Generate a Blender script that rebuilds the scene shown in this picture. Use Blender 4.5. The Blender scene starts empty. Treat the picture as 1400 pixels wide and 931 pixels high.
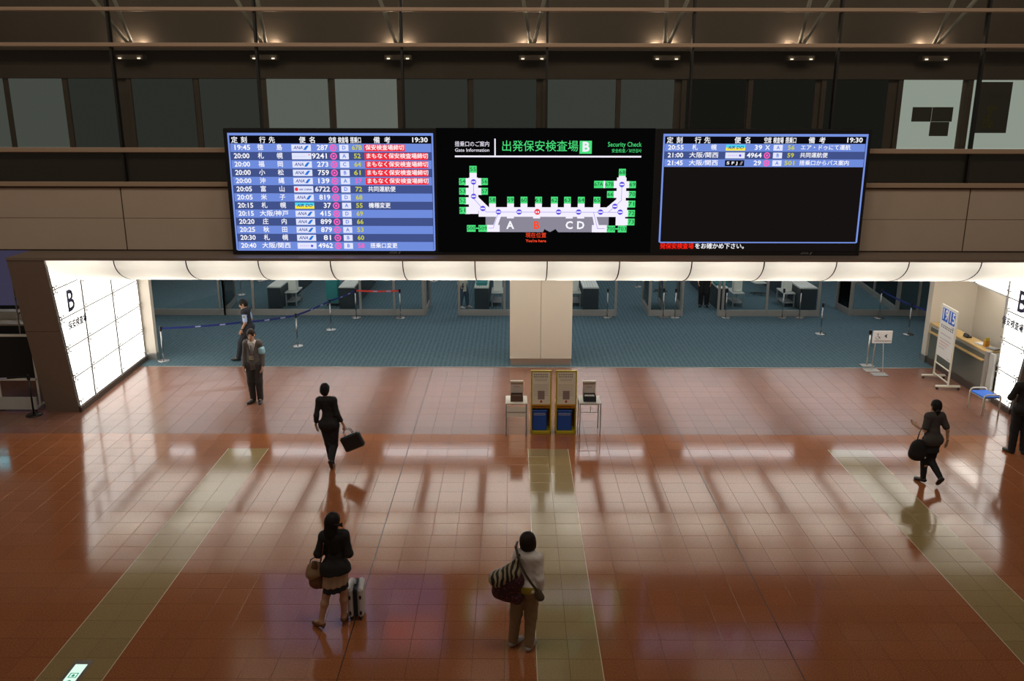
import bpy, math, random
import numpy as np
from mathutils import Vector, Matrix

random.seed(7)
SC = bpy.context.scene
COL = SC.collection

# ------------------------------------------------------------------ camera
CH = 6.625
cam_data = bpy.data.cameras.new('camera')
cam_data.sensor_width = 36.0
cam_data.lens = 1178.88 / 1400 * 36
cam_data.clip_end = 300
cam = bpy.data.objects.new('camera', cam_data)
COL.objects.link(cam)
cam.matrix_world = (Matrix.Translation((0, 0, CH)) @ Matrix.Rotation(0.00187, 4, 'Z')
                    @ Matrix.Rotation(math.pi / 2 - 0.26531, 4, 'X') @ Matrix.Rotation(0.00166, 4, 'Z'))
SC.camera = cam

# ------------------------------------------------------------------ world, lights, exposure
world = bpy.data.worlds.new('hall_ambient')
SC.world = world
world.use_nodes = True
bg = world.node_tree.nodes['Background']
bg.inputs[0].default_value = (1.0, 0.80, 0.62, 1)
bg.inputs[1].default_value = 0.10
SC.view_settings.view_transform = 'Standard'
SC.view_settings.look = 'None'
SC.view_settings.exposure = 0.0
SC.view_settings.gamma = 1.0
SC.view_settings.use_curve_mapping = False

def area_light(name, loc, size, energy, color, rot=(0, 0, 0), size_y=None):
    l = bpy.data.lights.new(name, 'AREA')
    l.energy = energy
    l.color = color
    l.size = size
    if size_y:
        l.shape = 'RECTANGLE'
        l.size_y = size_y
    o = bpy.data.objects.new(name, l)
    o.location = loc
    o.rotation_euler = rot
    COL.objects.link(o)
    return o

# unseen fill lamps added high in the hall, tilted at the wall (warm, weak)
for hx in (-9, 0, 9):
    area_light('hall_fill_lamp', (hx, 8, 15), 4.0, 320, (1.0, 0.88, 0.74), (math.radians(65), 0, 0))

# ------------------------------------------------------------------ colour and materials
def lin(c):
    c = c / 255.0
    return c / 12.92 if c <= 0.04045 else ((c + 0.055) / 1.055) ** 2.4

def rgb(r, g, b):
    return (lin(r), lin(g), lin(b), 1)

MATS = {}

def mat(name, col, rough=0.5, metal=0.0, noise=0.0, scale=30, spec=0.5, bump=0.0, ior=1.5):
    if name in MATS:
        return MATS[name]
    m = bpy.data.materials.new(name)
    m.use_nodes = True
    nt = m.node_tree
    p = nt.nodes['Principled BSDF']
    p.inputs['Base Color'].default_value = col
    p.inputs['Roughness'].default_value = rough
    p.inputs['Metallic'].default_value = metal
    p.inputs['Specular IOR Level'].default_value = spec
    p.inputs['IOR'].default_value = ior
    if noise or bump:
        tc = nt.nodes.new('ShaderNodeTexCoord')
        nz = nt.nodes.new('ShaderNodeTexNoise')
        nz.inputs['Scale'].default_value = scale
        nz.inputs['Detail'].default_value = 3
        nt.links.new(tc.outputs['Object'], nz.inputs['Vector'])
        if noise:
            mx = nt.nodes.new('ShaderNodeMix')
            mx.data_type = 'RGBA'
            mx.inputs[6].default_value = tuple(c * (1 - noise) for c in col[:3]) + (1,)
            mx.inputs[7].default_value = tuple(min(1, c * (1 + noise)) for c in col[:3]) + (1,)
            nt.links.new(nz.outputs['Fac'], mx.inputs[0])
            nt.links.new(mx.outputs[2], p.inputs['Base Color'])
        if bump:
            b = nt.nodes.new('ShaderNodeBump')
            b.inputs['Strength'].default_value = bump
            b.inputs['Distance'].default_value = 0.01
            nt.links.new(nz.outputs['Fac'], b.inputs['Height'])
            nt.links.new(b.outputs['Normal'], p.inputs['Normal'])
    MATS[name] = m
    return m

def emit(name, col, strength=1.0):
    if name in MATS:
        return MATS[name]
    m = bpy.data.materials.new(name)
    m.use_nodes = True
    nt = m.node_tree
    nt.nodes.clear()
    e = nt.nodes.new('ShaderNodeEmission')
    e.inputs[0].default_value = col
    e.inputs[1].default_value = strength
    out = nt.nodes.new('ShaderNodeOutputMaterial')
    nt.links.new(e.outputs[0], out.inputs[0])
    MATS[name] = m
    return m

def tile_mat(name, base, dark, light, rough=0.11):
    """polished granite: fine speckle plus a small difference from tile to tile"""
    m = bpy.data.materials.new(name)
    m.use_nodes = True
    nt = m.node_tree
    N, L = nt.nodes, nt.links
    p = N['Principled BSDF']
    geo = N.new('ShaderNodeNewGeometry')
    n1 = N.new('ShaderNodeTexNoise')
    n1.inputs['Scale'].default_value = 55
    n1.inputs['Detail'].default_value = 4
    n1.inputs['Roughness'].default_value = 0.75
    L.new(geo.outputs['Position'], n1.inputs['Vector'])
    r = N.new('ShaderNodeValToRGB')
    r.color_ramp.elements[0].position = 0.33
    r.color_ramp.elements[0].color = dark
    r.color_ramp.elements[1].position = 0.72
    r.color_ramp.elements[1].color = light
    e = r.color_ramp.elements.new(0.52)
    e.color = base
    L.new(n1.outputs['Fac'], r.inputs[0])
    sub = N.new('ShaderNodeVectorMath')
    sub.operation = 'SUBTRACT'
    sub.inputs[1].default_value = (TX0, TY0, 0)
    div = N.new('ShaderNodeVectorMath')
    div.operation = 'MULTIPLY'
    div.inputs[1].default_value = (2.5, 2.5, 0)
    fl = N.new('ShaderNodeVectorMath')
    fl.operation = 'FLOOR'
    L.new(geo.outputs['Position'], sub.inputs[0])
    L.new(sub.outputs[0], div.inputs[0])
    L.new(div.outputs[0], fl.inputs[0])
    wn = N.new('ShaderNodeTexWhiteNoise')
    L.new(fl.outputs[0], wn.inputs['Vector'])
    mr = N.new('ShaderNodeMapRange')
    mr.inputs[3].default_value = 0.95
    mr.inputs[4].default_value = 1.05
    L.new(wn.outputs['Value'], mr.inputs[0])
    hv = N.new('ShaderNodeHueSaturation')
    L.new(r.outputs[0], hv.inputs['Color'])
    L.new(mr.outputs[0], hv.inputs['Value'])
    L.new(hv.outputs[0], p.inputs['Base Color'])
    p.inputs['Roughness'].default_value = rough
    p.inputs['IOR'].default_value = 1.62
    MATS[name] = m
    return m

TX0, TY0, TS = 0.295, 16.10, 0.40

M_RED = tile_mat('red_granite', (0.36, 0.128, 0.050, 1), (0.25, 0.075, 0.027, 1), (0.49, 0.21, 0.10, 1))
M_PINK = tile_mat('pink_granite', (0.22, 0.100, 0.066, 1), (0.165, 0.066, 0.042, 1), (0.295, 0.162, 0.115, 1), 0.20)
M_CREAM = tile_mat('cream_granite', (0.35, 0.255, 0.115, 1), (0.28, 0.20, 0.083, 1), (0.45, 0.345, 0.18, 1))
M_GROUT = mat('grout', (0.10, 0.05, 0.03, 1), 0.6, noise=0.2)
M_GROUT_GLOSS = mat('grout_gloss', (0.75, 0.66, 0.5, 1), 0.3)
M_BLACK_JOINT = mat('black_joint', (0.02, 0.012, 0.01, 1), 0.5)
M_FASCIA = mat('tan_fascia', (0.50, 0.395, 0.305, 1), 0.45, noise=0.05, scale=3)
M_BAR = mat('bronze_bar', (0.44, 0.31, 0.215, 1), 0.4, metal=0.2)
M_MULL = mat('black_gasket', (0.012, 0.01, 0.009, 1), 0.5)
M_BROWN = mat('portal_brown', (0.20, 0.150, 0.115, 1), 0.45, noise=0.05, scale=4)
M_DARKB = mat('dark_brown', (0.06, 0.042, 0.03, 1), 0.5)
M_SPAN = mat('spandrel_grey', (0.16, 0.145, 0.125, 1), 0.3)
M_CORR = mat('corridor_brown', (0.23, 0.185, 0.155, 1), 0.7, noise=0.05, scale=5)
M_WHITE = mat('white_paint', (0.78, 0.74, 0.66, 1), 0.5)
M_COLUMN = mat('column_cream', (0.66, 0.59, 0.49, 1), 0.35)
M_STEEL = mat('brushed_steel', (0.55, 0.52, 0.48, 1), 0.32, metal=0.9)
M_CHROME = mat('chrome', (0.42, 0.42, 0.42, 1), 0.25, metal=1.0)
M_ALU = mat('warm_aluminium', (0.42, 0.39, 0.35, 1), 0.4, metal=0.6)
M_BLACK = mat('black_plastic', (0.008, 0.008, 0.009, 1), 0.35)
M_BLACKM = mat('black_matt', (0.012, 0.011, 0.012, 1), 0.8)
M_SLATE = mat('dark_slate', (0.022, 0.03, 0.037, 1), 0.5)
M_GREY = mat('mid_grey', (0.25, 0.25, 0.25, 1), 0.5)
M_LGREY = mat('light_grey', (0.5, 0.5, 0.47, 1), 0.5)
M_OFFWHITE = mat('off_white_plastic', (0.82, 0.80, 0.72, 1), 0.45)
M_TEAL = mat('teal_plastic', (0.03, 0.25, 0.25, 1), 0.4)
M_YELLOW = mat('yellow_board', (0.50, 0.40, 0.02, 1), 0.45)
M_AMBER = mat('amber_board', (0.50, 0.24, 0.02, 1), 0.5)
M_BLUE = mat('blue_plastic', (0.015, 0.085, 0.42, 1), 0.4)
M_SEATBLUE = mat('blue_fabric', (0.01, 0.12, 0.60, 1), 0.6)
M_BELT = mat('blue_belt', (0.008, 0.02, 0.17, 1), 0.6)
M_BELTRED = mat('red_belt', (0.75, 0.05, 0.03, 1), 0.6)
M_PAPER = mat('paper', (0.80, 0.75, 0.62, 1), 0.6)
M_PAPERW = mat('white_paper', (0.72, 0.70, 0.68, 1), 0.6)
M_INK = mat('black_ink', (0.02, 0.018, 0.02, 1), 0.7)
M_INKR = mat('red_ink', (0.45, 0.03, 0.02, 1), 0.7)
M_INKG = mat('grey_ink', (0.22, 0.18, 0.17, 1), 0.7)
M_INKB = mat('blue_ink', (0.01, 0.10, 0.55, 1), 0.5)
M_WOOD = mat('light_wood', (0.55, 0.36, 0.13, 1), 0.4, noise=0.15, scale=12)
M_DRAWN = mat('brown_box', (0.10, 0.055, 0.035, 1), 0.5)

def carpet_mat():
    m = bpy.data.materials.new('teal_carpet')
    m.use_nodes = True
    N, L = m.node_tree.nodes, m.node_tree.links
    p = N['Principled BSDF']
    geo = N.new('ShaderNodeNewGeometry')
    w = N.new('ShaderNodeTexWave')
    w.bands_direction = 'X'
    w.inputs['Scale'].default_value = 2.6
    w.inputs['Distortion'].default_value = 0.6
    n = N.new('ShaderNodeTexNoise')
    n.inputs['Scale'].default_value = 9
    n.inputs['Detail'].default_value = 5
    L.new(geo.outputs['Position'], w.inputs['Vector'])
    L.new(geo.outputs['Position'], n.inputs['Vector'])
    a = N.new('ShaderNodeMath')
    a.operation = 'MULTIPLY_ADD'
    a.inputs[1].default_value = 0.4
    L.new(w.outputs['Fac'], a.inputs[0])
    L.new(n.outputs['Fac'], a.inputs[2])
    r = N.new('ShaderNodeValToRGB')
    r.color_ramp.elements[0].position = 0.35
    r.color_ramp.elements[0].color = (0.056, 0.096, 0.115, 1)
    r.color_ramp.elements[1].position = 0.95
    r.color_ramp.elements[1].color = (0.094, 0.152, 0.178, 1)
    L.new(a.outputs[0], r.inputs[0])
    L.new(r.outputs[0], p.inputs['Base Color'])
    p.inputs['Roughness'].default_value = 0.95
    p.inputs['Specular IOR Level'].default_value = 0.1
    return m
M_CARPET = carpet_mat()

def glass_mat(name, tint, fres=1.35):
    m = bpy.data.materials.new(name)
    m.use_nodes = True
    nt = m.node_tree
    nt.nodes.clear()
    t = nt.nodes.new('ShaderNodeBsdfTransparent')
    t.inputs[0].default_value = tint
    g = nt.nodes.new('ShaderNodeBsdfGlossy')
    g.inputs['Roughness'].default_value = 0.02
    f = nt.nodes.new('ShaderNodeFresnel')
    f.inputs[0].default_value = fres
    x = nt.nodes.new('ShaderNodeMixShader')
    o = nt.nodes.new('ShaderNodeOutputMaterial')
    nt.links.new(f.outputs[0], x.inputs[0])
    nt.links.new(t.outputs[0], x.inputs[1])
    nt.links.new(g.outputs[0], x.inputs[2])
    nt.links.new(x.outputs[0], o.inputs[0])
    return m
M_GLASS = glass_mat('facade_glass', (0.80, 0.80, 0.77, 1), 1.4)
M_GLASS2 = glass_mat('partition_glass', (0.95, 0.98, 0.975, 1), 1.35)

def translucent_mat(name, col):
    m = bpy.data.materials.new(name)
    m.use_nodes = True
    nt = m.node_tree
    nt.nodes.clear()
    t = nt.nodes.new('ShaderNodeBsdfTranslucent')
    t.inputs[0].default_value = col
    d = nt.nodes.new('ShaderNodeBsdfDiffuse')
    d.inputs[0].default_value = col
    x = nt.nodes.new('ShaderNodeMixShader')
    x.inputs[0].default_value = 0.35
    o = nt.nodes.new('ShaderNodeOutputMaterial')
    nt.links.new(t.outputs[0], x.inputs[1])
    nt.links.new(d.outputs[0], x.inputs[2])
    nt.links.new(x.outputs[0], o.inputs[0])
    return m
M_COVE = translucent_mat('cove_acrylic', (0.85, 0.83, 0.77, 1))
M_PANELLIGHT = emit('lit_wall_panel', (1.0, 0.97, 0.90, 1), 2.6)
M_SOFFIT = emit('lit_soffit_panel', (1.0, 0.94, 0.84, 1), 2.4)
M_TUBE = emit('ceiling_tube', (0.95, 0.97, 1.0, 1), 7.5)

# ------------------------------------------------------------------ mesh builder
class MB:
    def __init__(s):
        s.v, s.f, s.mi, s.mats = [], [], [], []

    def m(s, material):
        if material not in s.mats:
            s.mats.append(material)
        return s.mats.index(material)

    def add(s, verts, faces, material):
        n = len(s.v)
        k = s.m(material)
        s.v += [tuple(v) for v in verts]
        for f in faces:
            s.f.append(tuple(i + n for i in f))
            s.mi.append(k)

    def box(s, x0, x1, y0, y1, z0, z1, material, bev=0.0, M=None):
        if bev <= 0:
            v = [(x, y, z) for z in (z0, z1) for y in (y0, y1) for x in (x0, x1)]
            f = [(0, 2, 3, 1), (4, 5, 7, 6), (0, 1, 5, 4), (2, 6, 7, 3), (0, 4, 6, 2), (1, 3, 7, 5)]
        else:
            b = min(bev, (x1 - x0) * .49, (y1 - y0) * .49, (z1 - z0) * .49)
            v, idx = [], {}
            X, Y, Z = (x0, x1), (y0, y1), (z0, z1)
            for i in (0, 1):
                for j in (0, 1):
                    for k in (0, 1):
                        sx, sy, sz = (1 - 2 * i), (1 - 2 * j), (1 - 2 * k)
                        c = (X[i], Y[j], Z[k])
                        for a in range(3):
                            p = [c[0] + sx * b, c[1] + sy * b, c[2] + sz * b]
                            p[a] = c[a]
                            idx[(i, j, k, a)] = len(v)
                            v.append(tuple(p))
            f = []
            for a in range(3):
                o1, o2 = (a + 1) % 3, (a + 2) % 3
                for e in (0, 1):
                    q = []
                    for (p1, p2) in ((0, 0), (1, 0), (1, 1), (0, 1)):
                        t = [0, 0, 0]
                        t[a], t[o1], t[o2] = e, p1, p2
                        q.append(idx[(t[0], t[1], t[2], a)])
                    f.append(tuple(q if e else q[::-1]))
                for p1 in (0, 1):
                    for p2 in (0, 1):
                        t0, t1 = [0, 0, 0], [0, 0, 0]
                        t0[a], t0[o1], t0[o2] = 0, p1, p2
                        t1[a], t1[o1], t1[o2] = 1, p1, p2
                        q = [idx[(*t0, o1)], idx[(*t1, o1)], idx[(*t1, o2)], idx[(*t0, o2)]]
                        f.append(tuple(q if (p1 ^ p2) else q[::-1]))
            for i in (0, 1):
                for j in (0, 1):
                    for k in (0, 1):
                        q = [idx[(i, j, k, a)] for a in range(3)]
                        f.append(tuple(q if (i + j + k) % 2 else q[::-1]))
        if M is not None:
            v = [tuple(M @ Vector(p)) for p in v]
        s.add(v, f, material)
        return s

    def tube(s, pts, r, material, n=8, caps=True):
        pts = [Vector(p) for p in pts]
        rs = r if isinstance(r, (list, tuple)) else [r] * len(pts)
        rings = []
        for i, p in enumerate(pts):
            a = pts[max(0, i - 1)]
            b = pts[min(len(pts) - 1, i + 1)]
            d = (b - a).normalized()
            u = d.cross(Vector((0, 0, 1)))
            if u.length < 1e-4:
                u = d.cross(Vector((0, 1, 0)))
            u.normalize()
            w = u.cross(d).normalized()
            rings.append([p + (u * math.cos(t) + w * math.sin(t)) * rs[i] for t in [2 * math.pi * k / n for k in range(n)]])
        v = [q for ring in rings for q in ring]
        f = []
        for i in range(len(pts) - 1):
            for k in range(n):
                f.append((i * n + k, i * n + (k + 1) % n, (i + 1) * n + (k + 1) % n, (i + 1) * n + k))
        if caps:
            f.append(tuple(range(n))[::-1])
            f.append(tuple((len(pts) - 1) * n + k for k in range(n)))
        s.add(v, f, material)
        return s

    def lathe(s, prof, material, n=20, c=(0, 0, 0)):
        """profile of (radius, z), turned about z through c"""
        v, f = [], []
        for r, z in prof:
            for k in range(n):
                t = 2 * math.pi * k / n
                v.append((c[0] + r * math.cos(t), c[1] + r * math.sin(t), c[2] + z))
        for i in range(len(prof) - 1):
            for k in range(n):
                f.append((i * n + k, i * n + (k + 1) % n, (i + 1) * n + (k + 1) % n, (i + 1) * n + k))
        f.append(tuple(range(n))[::-1])
        f.append(tuple((len(prof) - 1) * n + k for k in range(n)))
        s.add(v, f, material)
        return s

    def prism(s, poly, a, b, axis, material):
        """polygon of two coordinates extruded along axis (0 x, 1 y, 2 z) from a to b"""
        def mk(p, t):
            q = [p[0], p[1]]
            q.insert(axis, t)
            return tuple(q)
        n = len(poly)
        v = [mk(p, a) for p in poly] + [mk(p, b) for p in poly]
        f = [tuple(range(n))[::-1], tuple(range(n, 2 * n))]
        for k in range(n):
            f.append((k, (k + 1) % n, n + (k + 1) % n, n + k))
        s.add(v, f, material)
        return s

    def build(s, name, parent=None, smooth=False, loc=None, kind=None):
        me = bpy.data.meshes.new(name)
        me.from_pydata(s.v, [], s.f)
        for mm in s.mats:
            me.materials.append(mm)
        me.polygons.foreach_set('material_index', s.mi)
        if smooth:
            me.polygons.foreach_set('use_smooth', [True] * len(s.f))
        me.update()
        o = bpy.data.objects.new(name, me)
        COL.objects.link(o)
        if parent:
            o.parent = parent
        if loc is not None:
            o.location = loc
        if kind:
            o['kind'] = kind
        return o

def box(name, x0, x1, y0, y1, z0, z1, m, parent=None, bev=0.0, kind=None):
    return MB().box(x0, x1, y0, y1, z0, z1, m, bev).build(name, parent, kind=kind)

def tag(o, label, cat, group=None):
    o['label'] = label
    o['category'] = cat
    if group:
        o['group'] = group
    return o

def thing(name, label, cat, loc=(0, 0, 0), rz=0.0, group=None):
    o = bpy.data.objects.new(name, None)
    o.empty_display_size = 0.1
    COL.objects.link(o)
    o.location = loc
    o.rotation_euler = (0, 0, rz)
    return tag(o, label, cat, group)

def struct(name):
    o = bpy.data.objects.new(name, None)
    o.empty_display_size = 0.1
    COL.objects.link(o)
    o['kind'] = 'structure'
    return o

def dup(o, parent=None):
    c = o.copy()
    COL.objects.link(c)
    if parent is not None:
        c.parent = parent
    for ch in list(o.children):
        dup(ch, c)
    return c

# lettering: words become flat meshes standing at their place on a sign
TEXTQ = []

def text(s, pos, size, m, name, parent, align='LEFT', right=(1, 0, 0), up=(0, 0, 1), bold=0.0, shear=0.0, sx=1.0, width=None):
    TEXTQ.append((s, Vector(pos), size, m, name, parent, align, Vector(right).normalized(), Vector(up).normalized(), bold, shear, sx, width))

def flush_text():
    tmp = []
    for t in TEXTQ:
        cu = bpy.data.curves.new('t', 'FONT')
        cu.body = t[0]
        cu.size = 1.0
        cu.align_x = t[6]
        cu.align_y = 'CENTER'
        cjk = any(ord(ch) > 0x2fff for ch in t[0])
        cu.offset = 0.0 if cjk else t[9]
        cu.shear = t[10]
        cu.resolution_u = 2
        o = bpy.data.objects.new('t', cu)
        COL.objects.link(o)
        tmp.append(o)
    dg = bpy.context.evaluated_depsgraph_get()
    dg.update()
    groups = {}
    for t, o in zip(TEXTQ, tmp):
        ev = o.evaluated_get(dg)
        me = ev.to_mesh()
        n = len(me.vertices)
        if n:
            co = np.empty(n * 3)
            me.vertices.foreach_get('co', co)
            co = co.reshape(-1, 3)
            w = co[:, 0].max() - co[:, 0].min()
            fx = t[11] if t[12] is None else t[12] / (w * t[2])
            R, U, P = np.array(t[7]), np.array(t[8]), np.array(t[1])
            W = P + np.outer(co[:, 0] * t[2] * fx, R) + np.outer(co[:, 1] * t[2], U)
            g = groups.setdefault((t[4], t[5].name if t[5] else '', t[3].name), [t, MB()])
            fs = [tuple(p.vertices) for p in me.polygons]
            offs = [(0, 0)]
            if t[9] > 0 and any(ord(ch) > 0x2fff for ch in t[0]):
                e = t[9] * 0.6 * t[2]
                offs = [(-e, -e), (e, -e), (-e, e), (e, e)]
            for ox, oz in offs:
                g[1].add([tuple(x) for x in W + ox * R + oz * U], fs, t[3])
        ev.to_mesh_clear()
    for t, mb in groups.values():
        mb.build(t[4], t[5], kind='stuff')
    for o in tmp:
        cu = o.data
        bpy.data.objects.remove(o)
        bpy.data.curves.remove(cu)

# ================================================================== FLOOR
floor = box('floor', -16, 16, 5.0, 21.7, -0.20, -0.004, M_GROUT, kind='structure')
TB = 0.0035

def tile_mesh(name, m):
    mb = MB()
    h, b = TS / 2 - 0.0018, 0.0015
    v = [(-h, -h, -0.008), (h, -h, -0.008), (h, h, -0.008), (-h, h, -0.008),
         (-h, -h, -b), (h, -h, -b), (h, h, -b), (-h, h, -b),
         (-h + b, -h + b, 0), (h - b, -h + b, 0), (h - b, h - b, 0), (-h + b, h - b, 0)]
    f = [(8, 9, 10, 11)]
    for k in range(4):
        n = (k + 1) % 4
        f += [(k, n, 4 + n, 4 + k), (4 + k, 4 + n, 8 + n, 8 + k)]
    mb.add(v, f, m)
    return mb

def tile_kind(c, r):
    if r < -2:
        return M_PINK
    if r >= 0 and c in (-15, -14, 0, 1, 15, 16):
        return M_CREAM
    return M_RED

tiles = []
for r in range(-14, 25):
    for c in range(-38, 38):
        x, y = TX0 + TS * (c + .5), TY0 - TS * (r + .5)
        if y > 21.7:
            continue
        w = 0.9650 * y + 0.2622 * CH
        px = 700 + 1178.88 * (x + .00187 * y) / w
        py = 465.5 + 1178.88 * (0.9650 * CH - 0.2622 * y) / w
        near = w if (-12 < px < 1412 and py < 940) else 1e6 + w
        tiles.append((near, c, r, x, y))
tiles.sort()
proto = {}
rest = MB()
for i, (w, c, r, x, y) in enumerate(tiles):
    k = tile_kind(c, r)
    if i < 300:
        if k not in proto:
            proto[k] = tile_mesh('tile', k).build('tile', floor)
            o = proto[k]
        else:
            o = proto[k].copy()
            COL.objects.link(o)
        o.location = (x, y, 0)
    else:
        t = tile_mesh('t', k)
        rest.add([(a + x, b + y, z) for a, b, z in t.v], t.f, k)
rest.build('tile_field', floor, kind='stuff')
# pale strips painting the grout's bright gloss along the cream bands, black movement joints
tn = 0
for c in (-15, -13, 0, 2, 15, 17):
    tn += 1
    x = TX0 + TS * c
    box(f'trim_{tn}', x - 0.0045, x + 0.0045, 5.2, 16.1, -0.006, 0.0008, M_GROUT_GLOSS, kind='structure')
for c in (-6, 8):
    tn += 1
    x = TX0 + TS * c
    box(f'trim_{tn}', x - 0.006, x + 0.006, 5.2, 21.7, -0.006, 0.0008, M_BLACK_JOINT, kind='structure')
box('carpet_floor', -20, 20, 21.7, 42, -0.2, 0.002, M_CARPET, kind='structure')
tn += 1
box(f'trim_{tn}', -9.6, 11.0, 21.68, 21.72, -0.004, 0.006, M_ALU, kind='structure')

# ================================================================== UPPER WALL (fascia, glass, bars)
YW = 18.45
MX0, MDX = 0.67, 2.957
wall = struct('wall_back')
# backing behind fascia panels
box('backing', -16, 16, YW + 0.03, YW + 0.30, 3.60, 4.98, M_DARKB, wall)
for rz0, rz1 in ((3.625, 4.297), (4.305, 4.945)):
    for k in range(-6, 7):
        x0 = 0.69 + 3.0 * k - 0.03
        box('fascia_panel', x0 + 0.012, x0 + 3.0 - 0.012, YW, YW + 0.03, rz0, rz1, M_FASCIA, wall, bev=0.006)
# dark underside behind the portal top
for z0, z1, y0 in ((4.975, 5.075, YW - 0.09), (5.68, 5.78, YW - 0.09), (7.775, 7.855, YW - 0.09), (8.455, 8.53, YW - 0.09)):
    tn += 1
    box(f'trim_{tn}', -16, 16, y0, YW + 0.03, z0, z1, M_BAR, bev=0.012, kind='structure')
for i, k in enumerate(range(-5, 5)):
    x0, x1 = MX0 + MDX * k, MX0 + MDX * (k + 1)
    w = struct(f'window_{i + 1}')
    for z0, z1 in ((5.085, 5.67), (5.79, 7.765), (7.865, 8.445), (8.54, 10.6)):
        box('glass_pane', x0 + 0.02, x1 - 0.02, YW, YW + 0.016, z0, z1, M_GLASS, w)
    box('mullion', x0 - 0.022, x0 + 0.022, YW - 0.03, YW + 0.10, 4.99, 10.6, M_MULL, w)
# corridor behind the glass
corr = struct('upper_corridor')
box('spandrel', -16, 16, YW + 0.12, YW + 0.3, 4.98, 5.70, M_SPAN, corr)
box('slab', -16, 16, YW + 0.3, 21.6, 5.30, 5.66, M_DARKB, corr)
YB = 20.3
box('rear_wall', -16, 16, YB + 0.06, YB + 0.3, 5.66, 12.5, M_CORR, corr)
box('header', -16, 16, YB - 0.06, YB + 0.08, 7.22, 7.50, M_CORR, corr)
box('light_block_ledge', -16, 16, YB - 0.35, YB + 0.08, 7.80, 7.90, M_CORR, corr)  # added to keep the uplight glow from spilling downward
box('corridor_roof', -16, 16, YW + 0.1, YB + 0.3, 12.5, 12.8, M_CORR, corr)

def win_mat(name, col, s):
    return emit(name, col, s)
WG = (0.70, 0.80, 0.72, 1)
panes = [(-14.2, -12.9, .10), (-12.75, -11.55, .12), (-11.43, -10.24, .125), (-10.08, -8.98, .045), (-8.65, -7.28, .045), (-7.12, -5.82, .055),
         (-5.60, -4.22, .22), (-4.05, -2.66, .27), (-2.52, -1.06, .055), (-0.92, 0.50, .05), (0.76, 2.30, .085), (2.42, 3.62, .075),
         (3.90, 5.25, .010), (5.40, 6.80, .012), (7.05, 8.45, .012), (8.78, 10.12, .60), (10.36, 11.8, .60), (11.95, 13.3, .4)]
for a, b, s in panes:
    p = MB().box(a, b, YB + 0.02, YB + 0.05, 5.66, 7.21, emit(f'lit_screen_{int(s*1000)}', WG, s)).build('frosted_pane', corr)
    box('frame_post', a - 0.11, a - 0.005, YB - 0.02, YB + 0.06, 5.66, 7.22, M_CORR, corr)
# notices and a poster on the lit panes at the right
M_NOTE = mat('grey_notice', (0.16, 0.16, 0.14, 1), 0.7)
for x0, x1, z0, z1 in ((9.06, 9.50, 6.30, 6.62), (9.51, 9.98, 6.30, 6.62), (9.50, 9.93, 5.98, 6.295)):
    o = box('notice', x0, x1, YB + 0.008, YB + 0.018, z0, z1, M_NOTE)
    o['category'] = 'notice'
    o['group'] = 'grey notices on the lit window'
nts = [o for o in bpy.data.objects if o.name.startswith('notice')]
for o, l in zip(nts, ('grey notice sheet on the lit upper window, left of its pair', 'grey notice sheet on the lit upper window, right of its pair', 'grey notice sheet on the lit upper window, below the other two')):
    o['label'] = l
pz = thing('poster', 'tall dark poster with a yellowish tree image on the far right upper window', 'poster', (10.88, YB + 0.014, 6.6))
box('sheet', -0.37, 0.37, -0.006, 0.004, -0.55, 0.57, M_NOTE, pz)
M_OLIVE = mat('olive_print', (0.20, 0.19, 0.07, 1), 0.7, noise=0.5, scale=20)
mbp = MB()
for k in range(9):
    a, rr = random.uniform(-.13, .13), random.uniform(0.05, .10)
    zc = -0.2 + random.uniform(-.2, .2)
    mbp.prism([(a + rr * math.cos(t * math.pi / 4), zc + rr * math.sin(t * math.pi / 4)) for t in range(8)], -0.0075 - k * 1e-4, -0.0065, 1, M_OLIVE)
mbp.build('printed_tree', pz)
# strut pairs with uplights, modelled in place of a reflection in the glass
for k in range(-3, 4):
    xs = MX0 + MDX * k - 0.27
    st = thing('reflection_strut', 'ends', 'strut', (xs, YB - 0.25, 7.9), group='V struts modelling a reflection in the upper glass')
    place = {-3: 'farthest left of the row', -2: 'second from the left', -1: 'third from the left, above the flight board',
             0: 'in the middle, above the gate map', 1: 'right of the middle one', 2: 'above the right end of the boards', 3: 'farthest right of the row'}[k]
    st['label'] = 'pale V-shaped strut pair modelling a glass reflection, ' + place
    for sx in (-1, 1):
        MB().tube([(sx * 0.03, 0.05, 0.0), (sx * 0.24, -1.2, 0.95)], 0.042, M_OFFWHITE, 8).build('rod', st, smooth=True)
    MB().box(-0.30, 0.30, -0.12, 0.12, -0.30, -0.19, M_CORR, 0.01).build('lamp_housing', st)
    for sx in (-0.21, 0.21):
        MB().lathe([(0.03, 0), (0.035, 0.02), (0.0, 0.03)][:2], emit('reflection_spot', (1, .85, .65, 1), 3.0), 10, (sx, -0.13, -0.28)).build('lens', st)
    for sx in (-0.20, 0.17):
        l = bpy.data.lights.new('strut_uplight', 'POINT')
        l.energy = 3.6
        l.color = (1, .80, .60)
        l.shadow_soft_size = 0.03
        lo = bpy.data.objects.new('strut_uplight', l)
        lo.location = (xs + sx, YB - 0.03, 7.96)
        COL.objects.link(lo)

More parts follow.
